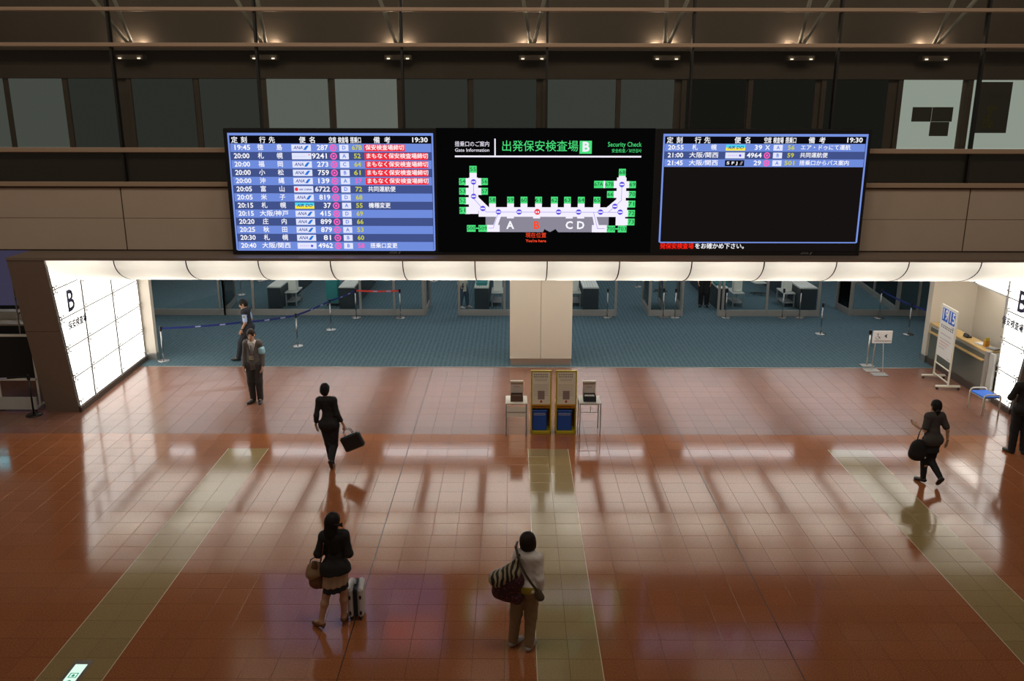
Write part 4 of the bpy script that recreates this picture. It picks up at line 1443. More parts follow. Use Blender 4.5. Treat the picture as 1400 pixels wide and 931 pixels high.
for a, b in (((-0.4, 0, 0), (-0.4, 0, 2.5)), ((0.25, 0, 0), (0.25, 0, 2.5)), ((-0.4, 0, 2.5), (0.25, 0, 2.5)), ((-0.4, 0, 2.2), (0.25, 0, 2.2)), ((-0.4, 0, 1.5), (0.25, 0, 2.2)), ((-0.4, 0, 2.0), (0.25, 0, 1.35))):
    MB().tube([a, b], 0.022, M_CHROME, 8).build('tube', t)
t = thing('check_in_monitor', 'cyan lit monitor on a pole over the check-in counter, out at the left', 'monitor', (-13.1, 20.2, 0))
box('pole', -0.03, 0.03, 0.03, 0.09, 0, 2.0, M_STEEL, t)
box('screen_case', -0.55, 0.45, 0.0, 0.06, 1.75, 2.25, M_BLACK, t)
box('lit_screen', -0.52, 0.42, -0.006, 0.0, 1.78, 2.22, emit('cyan_screen', rgb(120, 225, 245), 2.0), t)

# ================================================================== PEOPLE
# every figure is grown as one smooth surface from a posed skeleton (distance field, then surface nets)
def cap(a, b, ra, rb, fy=1.0, k=0.05, op='add', fx=1.0):
    a, b = np.array(a, float), np.array(b, float)
    R = max(ra, rb)
    lo, hi = np.minimum(a, b) - R, np.maximum(a, b) + R
    def f(X, Y, Z):
        ba = b - a
        s = np.array([fx, fy, 1.0])
        bs = ba * s
        d2 = (bs ** 2).sum() + 1e-9
        px, py, pz = (X - a[0]) * s[0], (Y - a[1]) * s[1], Z - a[2]
        h = np.clip((px * bs[0] + py * bs[1] + pz * bs[2]) / d2, 0, 1)
        return np.sqrt((px - h * bs[0]) ** 2 + (py - h * bs[1]) ** 2 + (pz - h * bs[2]) ** 2) - (ra + (rb - ra) * h)
    return (lo, hi, f, k, op)

def ell(c, r, M=None, k=0.03, op='add'):
    c, r = np.array(c, float), np.array(r, float)
    R = r.max()
    def f(X, Y, Z):
        x, y, z = X - c[0], Y - c[1], Z - c[2]
        if M is not None:
            x, y, z = (M[0][0] * x + M[1][0] * y + M[2][0] * z, M[0][1] * x + M[1][1] * y + M[2][1] * z, M[0][2] * x + M[1][2] * y + M[2][2] * z)
        k0 = np.sqrt((x / r[0]) ** 2 + (y / r[1]) ** 2 + (z / r[2]) ** 2)
        k1 = np.sqrt((x / r[0] ** 2) ** 2 + (y / r[1] ** 2) ** 2 + (z / r[2] ** 2) ** 2) + 1e-9
        return k0 * (k0 - 1) / k1
    return (c - R, c + R, f, k, op)

def grow(p, d):
    lo, hi, f, k, op = p
    return (lo - d, hi + d, (lambda X, Y, Z, f=f: f(X, Y, Z) - d), k, op)

def surface(prims, res, post=None):
    lo = np.min([p[0] for p in prims if p[4] == 'add'], axis=0) - 3 * res - 0.03
    hi = np.max([p[1] for p in prims if p[4] == 'add'], axis=0) + 3 * res + 0.03
    n = np.ceil((hi - lo) / res).astype(int) + 1
    F = np.full(n, 0.3, np.float32)
    ax = [(lo[i] + res * np.arange(n[i])).astype(np.float32) for i in range(3)]
    for plo, phi, f, k, op in prims:
        i0 = np.maximum(0, np.floor((plo - k - 0.02 - lo) / res).astype(int))
        i1 = np.minimum(n, np.ceil((phi + k + 0.02 - lo) / res).astype(int) + 1)
        if (i1 <= i0).any():
            continue
        sl = tuple(slice(i0[i], i1[i]) for i in range(3))
        d = f(ax[0][sl[0]][:, None, None], ax[1][sl[1]][None, :, None], ax[2][sl[2]][None, None, :])
        A = F[sl]
        if op == 'add':
            h = np.maximum(k - np.abs(A - d), 0) / k
            F[sl] = np.minimum(A, d) - h * h * k * 0.25
        else:
            d = -d
            h = np.maximum(k - np.abs(A - d), 0) / k
            F[sl] = np.maximum(A, d) + h * h * k * 0.25
    if post:
        F = post(F, ax[0][:, None, None], ax[1][None, :, None], ax[2][None, None, :]).astype(np.float32)
    S = F < 0
    cnt = np.zeros(n - 1, np.int8)
    for i in (0, 1):
        for j in (0, 1):
            for k in (0, 1):
                cnt += S[i:n[0] - 1 + i, j:n[1] - 1 + j, k:n[2] - 1 + k]
    act = (cnt > 0) & (cnt < 8)
    idx = np.argwhere(act)
    num = np.full(n - 1, -1, np.int64)
    num[act] = np.arange(len(idx))
    acc = np.zeros((len(idx), 3))
    c = np.zeros(len(idx))
    for a in range(3):
        o1, o2 = (a + 1) % 3, (a + 2) % 3
        for u in (0, 1):
            for v in (0, 1):
                p = idx.copy()
                p[:, o1] += u
                p[:, o2] += v
                q_ = p.copy()
                q_[:, a] += 1
                f0, f1 = F[tuple(p.T)], F[tuple(q_.T)]
                m = (f0 < 0) != (f1 < 0)
                t = np.where(m, f0 / np.where(m, f0 - f1, 1), 0)
                pos = p.astype(float)
                pos[:, a] += t
                acc[m] += pos[m]
                c[m] += 1
    V = lo + res * acc / c[:, None]
    quads = []
    for a in range(3):
        o1, o2 = (a + 1) % 3, (a + 2) % 3
        s0 = [slice(None)] * 3
        s1 = [slice(None)] * 3
        s0[a], s1[a] = slice(0, -1), slice(1, None)
        A, B = S[tuple(s0)], S[tuple(s1)]
        e = np.argwhere(A != B)
        e = e[(e[:, o1] > 0) & (e[:, o2] > 0) & (e[:, o1] < n[o1] - 1) & (e[:, o2] < n[o2] - 1)]
        def cell(d1, d2):
            g = e.copy()
            g[:, o1] -= d1
            g[:, o2] -= d2
            return num[tuple(g.T)]
        Q = np.stack([cell(1, 1), cell(0, 1), cell(0, 0), cell(1, 0)], 1)
        inside = A[tuple(e.T)]
        Q[~inside] = Q[~inside][:, ::-1]
        quads.append(Q)
    return V, np.concatenate(quads)

def net_obj(name, parts, parent, m):
    """parts: list of (V, Q) merged into one mesh"""
    Vs, Qs, k = [], [], 0
    for V, Q in parts:
        Vs.append(V)
        Qs.append(Q + k)
        k += len(V)
    V, Q = np.concatenate(Vs), np.concatenate(Qs)
    me = bpy.data.meshes.new(name)
    me.vertices.add(len(V))
    me.vertices.foreach_set('co', V.astype(np.float32).ravel())
    me.loops.add(Q.size)
    me.loops.foreach_set('vertex_index', Q.astype(np.int32).ravel())
    me.polygons.add(len(Q))
    me.polygons.foreach_set('loop_start', np.arange(0, Q.size, 4, dtype=np.int32))
    me.polygons.foreach_set('loop_total', np.full(len(Q), 4, np.int32))
    me.polygons.foreach_set('use_smooth', np.ones(len(Q), bool))
    me.materials.append(m)
    me.update(calc_edges=True)
    me.validate()
    o = bpy.data.objects.new(name, me)
    COL.objects.link(o)
    o.parent = parent
    return o

M_SKIN = mat('skin', (0.48, 0.27, 0.17, 1), 0.5)
M_HAIR = mat('black_hair', (0.010, 0.008, 0.007, 1), 0.6, spec=0.25)
M_HAIRB = mat('brown_hair', (0.018, 0.010, 0.007, 1), 0.6, spec=0.25)
M_LIP = mat('lips', (0.35, 0.12, 0.09, 1), 0.5)
M_EYE = mat('eye_dark', (0.01, 0.008, 0.007, 1), 0.2)

BASE = dict(head=(0, .015, 1.585), neck=(0, -.01, 1.43), chest=(0, 0, 1.27), waist=(0, .005, 1.06), pelvis=(0, -.005, .94),
            shL=(-.158, -.01, 1.385), elL=(-.195, -.03, 1.11), wrL=(-.205, .03, .87), hdL=(-.202, .06, .79),
            shR=(.158, -.01, 1.385), elR=(.195, -.03, 1.11), wrR=(.205, .03, .87), hdR=(.202, .06, .79),
            hipL=(-.088, 0, .90), knL=(-.095, .015, .50), anL=(-.10, -.03, .085), toL=(-.125, .125, .028),
            hipR=(.088, 0, .90), knR=(.095, .015, .50), anR=(.10, -.03, .085), toR=(.125, .125, .028))

def hand_prims(wr, hd, palm, side, curl, s):
    """palm: direction the palm faces; side: +1 when the thumb lies along lateral +"""
    wr, hd, palm = (np.array(v, float) for v in (wr, hd, palm))
    d = hd - wr
    d /= np.linalg.norm(d)
    palm = palm - d * palm.dot(d)
    palm /= np.linalg.norm(palm)
    lat = np.cross(d, palm) * side
    P = [cap(wr - d * .05 * s, wr + d * .01 * s, .026 * s, .025 * s, k=.02)]
    for o in (-.024, -.008, .008, .024):
        P.append(cap(wr + d * .012 * s + lat * o * .7 * s, wr + d * .082 * s + lat * o * s, .014 * s, .0125 * s, k=.014))
    for o, ln, cu in ((.026, .94, .9), (.0088, 1.05, 1.0), (-.0088, 1.0, 1.1), (-.026, .8, 1.25)):
        p = wr + d * .085 * s + lat * o * s
        a = curl * .35 * cu
        for seg, r in ((.042, .0088), (.027, .0080), (.021, .0072)):
            v = d * math.cos(a) + palm * math.sin(a)
            e = p + v * seg * ln * s + lat * o * .04 * s
            P.append(cap(p, e, r * s, r * .94 * s, k=.004))
            p = e
            a += curl * .75 * cu
    p = wr + d * .022 * s + lat * .026 * s
    v = d * .62 + lat * .62 + palm * .35
    v /= np.linalg.norm(v)
    e = p + v * .045 * s
    P.append(cap(p, e, .0135 * s, .0105 * s, k=.012))
    v = d * .85 + lat * .25 + palm * (.35 + .3 * curl)
    v /= np.linalg.norm(v)
    P.append(cap(e, e + v * .036 * s, .0100 * s, .0085 * s, k=.005))
    return P

def person(name, label, loc, rz, H, pose=None, female=False, yaw=0.0, pitch=0.0, tilt=0.0, outfit=None, hair='short', hair_m=None, curl=(0.5, 0.5),
           palms=None, group=None, detail=True):
    root = thing(name, label, 'person', loc, rz, group)
    s = H / 1.72
    J = {k: np.array(v, float) for k, v in BASE.items()}
    if female:
        for k in ('shL', 'shR'):
            J[k][0] *= .90
        for k in ('elL', 'elR', 'wrL', 'wrR', 'hdL', 'hdR'):
            J[k][0] *= .94
    for k, v in (pose or {}).items():
        J[k] = np.array(v, float)
    J = {k: v * s for k, v in J.items()}
    R = (Matrix.Rotation(yaw, 3, 'Z') @ Matrix.Rotation(pitch, 3, 'X') @ Matrix.Rotation(tilt, 3, 'Y'))
    Rn = np.array(R)
    hc = J['head']
    def hp(x, y, z): return hc + Rn @ (np.array((x, y, z)) * s)
    T = {}
    w = 0.80 if female else 0.90
    T['torso'] = [cap(J['chest'] + [0, 0, .05 * s], J['waist'], .135 * s * w, .112 * s * w, 1.38, .06),
                  cap(J['shL'] * .8 + J['neck'] * .2, J['shR'] * .8 + J['neck'] * .2, .060 * s, .060 * s, 1.0, .06),
                  cap(J['waist'], J['pelvis'], .120 * s * w, .138 * s, 1.30, .05),
                  cap(J['hipL'] + [0, -.03 * s, .01], J['hipR'] + [0, -.03 * s, .01], .098 * s, .098 * s, 1.0, .06)]
    if female:
        T['torso'] += [ell(J['chest'] + np.array((sx * .065, .085, .02)) * s, (.055 * s, .05 * s, .055 * s), None, .05) for sx in (-1, 1)]
    T['neck'] = [cap(J['neck'] - [0, 0, .03 * s], hp(0, -.02, -.05), .056 * s * w, .052 * s * w, 1.0, .04)]
    for S_ in 'LR':
        sh, el, wr, hd = J['sh' + S_], J['el' + S_], J['wr' + S_], J['hd' + S_]
        T['up' + S_] = [cap(sh, el, .050 * s * w, .041 * s * w, 1.0, .05)]
        T['fo' + S_] = [cap(el, wr, .042 * s * w, .027 * s * w, 1.0, .03)]
        T['th' + S_] = [cap(J['hip' + S_], J['kn' + S_], .088 * s, .056 * s, 1.0, .05)]
        mid = J['kn' + S_] * .68 + J['an' + S_] * .32 + np.array((0, -.012 * s, 0))
        T['sh' + S_] = [cap(J['kn' + S_], mid, .053 * s, .053 * s, 1.0, .03), cap(mid, J['an' + S_], .052 * s, .035 * s, 1.0, .03)]
        heel = J['an' + S_] + (J['an' + S_] - J['to' + S_]) * np.array((.25, .25, 0)) + [0, 0, -.045 * s]
        T['ft' + S_] = [cap(heel, J['to' + S_], .034 * s, .028 * s, 1.0, .03), cap(J['an' + S_], J['to' + S_], .036 * s, .024 * s, 1.0, .03)]
    T['head'] = [ell(hp(0, -.012, .018), np.array((.076, .096, .104)) * s, Rn, .03), ell(hp(0, .022, -.058), np.array((.056, .066, .066)) * s, Rn, .03),
                 cap(hp(-.02, .072, -.098), hp(.02, .072, -.098), .018 * s, .018 * s, 1, .03),
                 cap(hp(0, .085, .008), hp(0, .106, -.030), .010 * s, .015 * s, 1, .012), cap(hp(-.014, .094, -.034), hp(.014, .094, -.034), .009 * s, .009 * s, 1, .01),
                 cap(hp(-.020, .078, -.066), hp(.020, .078, -.066), .011 * s, .011 * s, 1, .012),
                 ell(hp(-.078, -.008, -.012), np.array((.010, .020, .032)) * s, Rn, .01), ell(hp(.078, -.008, -.012), np.array((.010, .020, .032)) * s, Rn, .01),
                 ell(hp(-.032, .092, .010), np.array((.016, .012, .010)) * s, Rn, .012, 'sub'), ell(hp(.032, .092, .010), np.array((.016, .012, .010)) * s, Rn, .012, 'sub')]
    allp = sum((T[k] for k in ('torso', 'neck', 'upL', 'upR', 'foL', 'foR', 'thL', 'thR', 'shL', 'shR', 'ftL', 'ftR', 'head')), [])
    parts = [surface(allp, 0.0095)]
    palms = palms or ((1, 0, 0), (-1, 0, 0))
    for i, S_ in enumerate('LR'):
        pr = hand_prims(J['wr' + S_], J['hd' + S_], palms[i], 1 if S_ == 'L' else -1, curl[i], s * (.92 if female else 1))
        parts.append(surface(pr, 0.0048))
    net_obj('body', parts, root, M_SKIN)
    if detail:
        for sx in (-1, 1):
            e = MB()
            c = hp(sx * .032, .079, .010)
            e.lathe([(0.001, -.008), (.008, -.005), (.011, 0), (.008, .005), (.001, .008)], M_EYE, 10, tuple(c))
            e.build('eye', root, smooth=True)
        net_obj('mouth', [surface([cap(hp(-.019, .0865, -.067), hp(.019, .0865, -.067), .0055 * s, .0055 * s)], .003)], root, M_LIP)
    # hair
    hm = hair_m or M_HAIR
    hp_ = [ell(hp(0, -.020, .030), np.array((.089, .106, .110)) * s, Rn, .03)]
    if hair == 'short':
        hp_ += [ell(hp(0, -.05, -.015), np.array((.082, .075, .085)) * s, Rn, .03)]
    elif hair == 'bob':
        hp_ = [ell(hp(0, -.020, .028), np.array((.102, .112, .112)) * s, Rn, .03), ell(hp(0, -.045, -.045), np.array((.098, .085, .095)) * s, Rn, .03),
               ell(hp(-.07, -.005, -.05), np.array((.032, .055, .075)) * s, Rn, .03), ell(hp(.07, -.005, -.05), np.array((.032, .055, .075)) * s, Rn, .03)]
    elif hair == 'long':
        b = hc + np.array((0, -.10, -.40)) * s
        hp_ = [ell(hp(0, -.020, .028), np.array((.098, .110, .112)) * s, Rn, .03), cap(hp(0, -.055, -.02), hp(0, -.075, -.16), .090 * s, .085 * s, 1.25, .04),
               cap(hp(0, -.075, -.14), b, .085 * s, .060 * s, 1.7, .04)]
    elif hair == 'bun':
        hp_ = [ell(hp(0, -.020, .030), np.array((.094, .108, .110)) * s, Rn, .03), ell(hp(0, -.05, -.03), np.array((.08, .07, .075)) * s, Rn, .03),
               ell(hp(-.02, -.115, -.07), np.array((.042, .042, .042)) * s, Rn, .015), cap(hp(-.02, -.12, -.10), hp(-.04, -.13, -.15), .022 * s, .008 * s, 1, .015)]
    fc = [cap(hp(0, .12, -.01), hp(0, .105, -.16), .066 * s, .085 * s, 1, .02, 'sub')]
    if hair in ('short', 'bun'):
        fc += [ell(hp(sx * .088, .0, -.03), np.array((.022, .024, .05)) * s, Rn, .02, 'sub') for sx in (-1, 1)]
    def strands(F, X, Y, Z):
        x, y, z = X - hc[0], Y - hc[1], Z - hc[2]
        a = np.arctan2(x, -y)
        return F + 0.0022 * np.sin(a * 34 + z * 30) + 0.0016 * np.sin(a * 61 - z * 55)
    net_obj('hair', [surface(hp_ + fc, 0.0075, strands)], root, hm)
    # clothes
    for g in (outfit or ()):
        kind, m = g['kind'], g['m']
        off = g.get('off', .014)
        if kind == 'top':
            ps = [grow(p, off) for p in T['torso']]
            ps += [cap(J['neck'] + [0, 0, -.02 * s], J['neck'] + [0, 0, .012 * s], (.066 + off * .3) * s, (.060 + off * .3) * s, 1, .03)]
            sl = g.get('sleeve', 1.0)
            for i, S_ in enumerate('LR'):
                v = sl[i] if isinstance(sl, (tuple, list)) else sl
                if v >= 1:
                    ps += [grow(p, off) for p in T['up' + S_]]
                    t = v - 1
                    if t > 0.01:
                        e = J['el' + S_] * (1 - t) + J['wr' + S_] * t
                        ps += [cap(J['el' + S_], e, .046 * s * w + off, (.046 - .014 * t) * s * w + off, 1, .03)]
                else:
                    e = J['sh' + S_] * (1 - v) + J['el' + S_] * v
                    ps += [cap(J['sh' + S_], e, .058 * s * w + off, .056 * s * w + off, 1, .05)]
            hem = g['hem'] * s
            pe = J['pelvis'].copy()
            fl = g.get('flare', 0.0)
            ps += [cap(J['waist'], [pe[0], pe[1], min(hem - .01, pe[2] - 0.02)], .118 * s * w + off, (.138 + fl) * s + off, 1.28, .05)]
            vb = g.get('vneck')
            def post(F, X, Y, Z, hem=hem, vb=vb, g=g):
                slope = g.get('hemslope', 0.0)
                F = np.maximum(F, hem + slope * X + .004 * np.sin(X * 40 + Y * 30) - Z + 0 * F)
                F = np.maximum(F, -(np.sqrt((X - J['neck'][0]) ** 2 + (Y - J['neck'][1] - .008) ** 2) - (.057 if not g.get('crew') else .062) * s) * (Z > J['neck'][2] - .01 * s) + np.where(Z > J['neck'][2] - .01 * s, 0, -1))
                if vb:
                    wdg = np.minimum((Z - vb * s) * g.get('vw', .26) - np.abs(X - J['chest'][0]), Y - J['chest'][1] - .01 + 0 * X)
                    F = np.maximum(F, wdg)
                return F + g.get('fold', .0015) * np.sin(Z * 70 + X * 25) * np.sin(X * 31 + Y * 22 + 1.3)
            net_obj(g.get('name', 'shirt'), [surface(ps, 0.0095, post)], root, m)
        elif kind == 'trousers':
            ps = [grow(p, off) for p in T['torso'][2:]]
            le = g.get('leg', 0.03)
            for S_ in 'LR':
                a = J['an' + S_]
                kn = J['kn' + S_]
                d_ = (a - kn) / np.linalg.norm(a - kn)
                lo_, hi_, lf, lk, lop = cap(kn, a + d_ * .05 * s, .066 * s + off * g.get('wide', 1), g.get('cuff', .050) * s + off * .6, 1, .03)
                def leg(X, Y, Z, lf=lf, a=a, d_=d_):
                    return np.maximum(lf(X, Y, Z), (X - a[0]) * d_[0] + (Y - a[1]) * d_[1] + (Z - a[2]) * d_[2] - g.get('drop', .02) * s)
                ps += [cap(J['hip' + S_], kn, .092 * s + off, .067 * s + off * g.get('wide', 1), 1, .04), (lo_, hi_, leg, lk, lop)]
            wz = g.get('waist', 1.03) * s
            def post(F, X, Y, Z):
                F = np.maximum(F, Z - wz + 0 * F)
                return F + .002 * np.sin(Z * 55 + X * 40) * np.sin(Y * 35 + 0.7)
            net_obj(g.get('name', 'trousers'), [surface(ps, 0.0095, post)], root, m)
        elif kind == 'skirt':
            top, hem = g['top'] * s, g['hem'] * s
            c0 = J['pelvis']
            c1 = (J['knL'] + J['knR']) / 2
            ps = [cap((c0[0], c0[1], top), (c0[0] * .5 + c1[0] * .5, c0[1] * .5 + c1[1] * .5, hem - .02), .135 * s + off, g.get('r', .20) * s + off, 1.18, .03)]
            ps += [grow(p, off) for p in T['torso'][3:4]]
            def post(F, X, Y, Z):
                a = np.arctan2(X - c0[0], Y - c0[1])
                F = np.maximum(np.maximum(F, Z - top + 0 * F), hem + g.get('hemslope', 0) * X - Z + 0 * F)
                return F + .004 * np.sin(a * 11) * np.clip((top - Z) / (top - hem), 0, 1)
            net_obj(g.get('name', 'skirt'), [surface(ps, 0.0095, post)], root, m)
        elif kind == 'shoes':
            for S_ in 'LR':
                a, t_ = J['an' + S_], J['to' + S_]
                d_ = t_ - a
                dh = np.array((d_[0], d_[1], d_[2] + .057 * s))
                fw = dh / np.linalg.norm(dh)
                upv = np.array((0, 0, 1.0)) - fw * fw[2]
                upv /= np.linalg.norm(upv)
                heel = a - fw * .035 * s - upv * .040 * s
                toe = t_ + fw * .02 * s
                ps = [cap(heel, toe, .041 * s, .036 * s, 1, .03), cap(a - upv * .02 * s, toe - fw * .05 * s, .044 * s, .034 * s, 1, .03)]
                hi_ = g.get('high', .015) * s
                hl = g.get('heel', 0)
                if hl:
                    ps += [cap(heel, heel - upv * hl, .022, .010, 1, .01)]
                def post(F, X, Y, Z, a=a, upv=upv):
                    q1 = (X - a[0]) * upv[0] + (Y - a[1]) * upv[1] + (Z - a[2]) * upv[2]
                    low = -.080 * s - hl
                    return np.maximum(np.maximum(F, q1 - hi_), low - q1)
                net_obj('shoe', [surface(ps, 0.0065, post)], root, m)
        elif kind == 'band':
            a, b = J['sh' + g['side']], J['el' + g['side']]
            p0, p1 = a * (1 - g['t0']) + b * g['t0'], a * (1 - g['t1']) + b * g['t1']
            net_obj(g['name'], [surface([cap(p0, p1, .052 * s + off, .050 * s + off, 1, .01)], .0065)], root, m)
    return root, J, s

def loop_strap(name, pts, w, m, parent, t=0.006):
    """flat strap following points"""
    pts = [Vector(p) for p in pts]
    mb = MB()
    rows = []
    for i, p in enumerate(pts):
        d = (pts[min(i + 1, len(pts) - 1)] - pts[max(0, i - 1)]).normalized()
        out = Vector((p.x, p.y, 0)) - Vector((pts[0].x + pts[-1].x, pts[0].y + pts[-1].y, 0)) * .5
        sd = d.cross(Vector((0, -1, 0)))
        if sd.length < .1:
            sd = d.cross(Vector((1, 0, 0)))
        sd.normalize()
        n = d.cross(sd).normalized()
        rows.append([p + sd * w / 2 + n * t / 2, p - sd * w / 2 + n * t / 2, p - sd * w / 2 - n * t / 2, p + sd * w / 2 - n * t / 2])
    v = [q for r in rows for q in r]
    f = [(3, 2, 1, 0), tuple(range(len(v) - 4, len(v)))]
    for i in range(len(rows) - 1):
        for k in range(4):
            f.append((4 * i + k, 4 * i + (k + 1) % 4, 4 * i + 4 + (k + 1) % 4, 4 * i + 4 + k))
    mb.add(v, f, m)
    return mb.build(name, parent)

M_SUITG = mat('charcoal_suit', (0.085, 0.074, 0.070, 1), 0.75, noise=.12, scale=60)
M_SUITB = mat('black_suit', (0.010, 0.009, 0.010, 1), 0.8)
M_SUITN = mat('navy_black_suit', (0.009, 0.009, 0.012, 1), 0.8)
M_SHIRTW = mat('white_shirt', (0.70, 0.69, 0.70, 1), 0.7)
M_SHIRTB = mat('light_blue_shirt', (0.36, 0.47, 0.72, 1), 0.7)
M_VEST = mat('navy_vest', (0.012, 0.014, 0.022, 1), 0.8)
M_TROUSN = mat('navy_trousers', (0.012, 0.013, 0.018, 1), 0.8)
M_SHOE = mat('black_leather', (0.010, 0.009, 0.009, 1), 0.3)
M_TIE = mat('grey_tie', (0.18, 0.17, 0.20, 1), 0.5)
M_SWEATER = mat('white_sweater', (0.80, 0.75, 0.72, 1), 0.9, noise=.06, scale=40, bump=.3)
M_KHAKI = mat('khaki_cloth', (0.25, 0.165, 0.085, 1), 0.85, noise=.08, scale=30)
M_SNEAK = mat('grey_sneaker', (0.34, 0.33, 0.32, 1), 0.7)
M_BEIGE = mat('beige_skirt', (0.40, 0.27, 0.17, 1), 0.85)
M_NAVYC = mat('navy_cloth', (0.012, 0.013, 0.025, 1), 0.8)
M_TAN = mat('tan_leather', (0.30, 0.19, 0.10, 1), 0.5)
M_BROWNL = mat('brown_leather', (0.15, 0.06, 0.02, 1), 0.5)
M_GREYT = mat('grey_tee', (0.055, 0.048, 0.045, 1), 0.85)
M_STRAP = mat('olive_strap', (0.09, 0.065, 0.04, 1), 0.8)

# 1. attendant in a charcoal suit, facing the camera
r, J, s = person('person', 'young man in charcoal suit with badge and blue armband, facing the camera', (-5.93, 18.86, 0), math.pi, 1.765,
    dict(shL=(-.158, -.01, 1.385), shR=(.158, -.01, 1.385), elL=(-.195, -.02, 1.12), wrL=(-.205, .05, .885), hdL=(-.20, .09, .81), elR=(.195, -.02, 1.12), wrR=(.21, .05, .885), hdR=(.205, .09, .81),
         knL=(-.085, .02, .50), anL=(-.075, -.03, .085), toL=(-.10, .13, .028), anR=(.085, -.03, .085), toR=(.15, .11, .028), head=(.01, .03, 1.585)),
    outfit=[dict(kind='top', name='shirt', m=M_SHIRTW, off=.006, sleeve=1.9, hem=.95),
            dict(kind='top', name='jacket', m=M_SUITG, off=.017, sleeve=1.93, hem=.80, vneck=1.10, vw=.27, flare=.0),
            dict(kind='trousers', m=mat('charcoal_trousers', (.028, .025, .025, 1), .8), off=.016, cuff=.055),
            dict(kind='band', name='armband', m=mat('pale_blue_band', (.30, .55, .68, 1), .6), side='L', t0=.50, t1=.72, off=.028),
            dict(kind='shoes', m=M_SHOE)], hair='short', hair_m=M_HAIRB, pitch=-.12, tilt=.06)
MB().prism([(-0.018, 1.41), (0.018, 1.41), (0.032, 1.18), (0.0, 1.13), (-0.032, 1.18)], 0.128, 0.136, 1, M_TIE).build('tie', r)
for sx in (-1, 1):
    MB().prism([(sx * .012, 1.475), (sx * .05, 1.46), (sx * .055, 1.43), (sx * .018, 1.42)][::sx], 0.055, 0.088, 1, M_SHIRTW).build('collar', r)
loop_strap('lanyard', [(-.05, .10, 1.45), (-.045, .145, 1.30), (-.02, .150, 1.20), (0, .152, 1.17), (.02, .150, 1.20), (.045, .145, 1.30), (.05, .10, 1.45)], .010, M_INK, r, .004)
b = box('badge', -.045, .055, .150, .156, 1.075, 1.165, mat('badge_plastic', (.34, .33, .22, 1), .3), r)
box('badge_photo', -.035, -.005, .1562, .157, 1.095, 1.15, M_INKG, b)
box('pin', .085, .10, .138, .145, 1.30, 1.315, M_CHROME, r)

# 2. guard walking left
r, J, s = person('person', 'security guard in navy vest and light blue short sleeves walking left on the carpet', (-7.08, 22.28, 0.004), math.pi / 2, 1.70,
    dict(head=(0, .10, 1.57), neck=(0, .045, 1.42), chest=(0, .03, 1.27), waist=(0, .01, 1.06), shL=(-.16, .03, 1.38), shR=(.16, .03, 1.38),
         elL=(-.23, .0, 1.11), wrL=(-.22, .12, .90), hdL=(-.21, .16, .83), elR=(.23, -.02, 1.11), wrR=(.24, .02, .87), hdR=(.24, .05, .79),
         hipL=(-.088, .0, .90), knL=(-.09, .20, .52), anL=(-.09, .30, .10), toL=(-.09, .455, .05), hipR=(.088, 0, .90), knR=(.09, -.02, .49), anR=(.09, -.28, .13), toR=(.09, -.15, .03)),
    outfit=[dict(kind='top', name='shirt', m=M_SHIRTB, off=.010, sleeve=.82, hem=.95),
            dict(kind='top', name='vest', m=M_VEST, off=.026, sleeve=.06, hem=.93, vneck=1.2, vw=.3),
            dict(kind='trousers', m=M_TROUSN, off=.016, cuff=.055),
            dict(kind='shoes', m=M_SHOE)], hair='short', pitch=-.35, yaw=.25)
for S_ in 'LR':
    MB().lathe([(.034, -.012), (.036, 0), (.034, .012)], M_INK, 14, tuple(J['wr' + S_] * .85 + J['el' + S_] * .15)).build('wristband', r)
c = J['shL'] * .6 + J['elL'] * .4
MB().prism([(c[1] - .03, c[2] - .03), (c[1] + .03, c[2] - .03), (c[1] + .03, c[2] + .02), (c[1], c[2] + .04), (c[1] - .03, c[2] + .02)], c[0] - .074, c[0] - .068, 0, mat('patch', (.30, .24, .12, 1), .6)).build('shoulder_patch', r)

# 3. woman in black walking away with a tote
r, J, s = person('person', 'woman in black suit walking away with one hand swinging, black briefcase in the other', (-3.44, 15.12, 0), math.radians(-4), 1.69,
    dict(head=(-.05, .03, 1.585), neck=(-.03, -.0, 1.43), chest=(-.02, 0, 1.27), shL=(-.175, .0, 1.375), shR=(.125, -.02, 1.39),
         elL=(-.215, -.07, 1.10), wrL=(-.25, -.02, .885), hdL=(-.255, .02, .81), elR=(.18, -.04, 1.12), wrR=(.275, -.0, .905), hdR=(.30, .02, .83),
         hipL=(-.085, 0, .90), knL=(-.03, .03, .50), anL=(.0, .02, .13), toL=(-.01, .16, .035), knR=(.06, .02, .48), anR=(.075, -.26, .26), toR=(.075, -.22, .12)),
    True, outfit=[dict(kind='top', name='jacket', m=M_SUITB, off=.015, sleeve=1.55, hem=.86, flare=.01),
            dict(kind='trousers', m=M_SUITN, off=.014, cuff=.045, drop=.05),
            dict(kind='shoes', m=M_SHOE, heel=.045)], hair='short', curl=(.5, 1.6))
t = thing('briefcase', 'black briefcase tote carried by the woman walking away in black', 'bag', (-3.44 + .315 * s, 15.14, .80 * s), math.radians(-4))
mb = MB()
Mx = Matrix.Rotation(math.radians(-24), 4, 'Y')
mb.box(-.20, .20, -.06, .06, -.42, -.12, mat('bag_black', (.011, .012, .012, 1), .45), .03, Mx)
mb.build('bag_body', t)
for yy_ in (-.035, .035):
    pts = [Mx @ Vector((x_, yy_, z_)) for x_, z_ in ((-.09, -.13), (-.07, -.03), (0, .005), (.07, -.03), (.09, -.13))]
    MB().tube(pts, .008, M_SHOE, 6).build('handle', t)

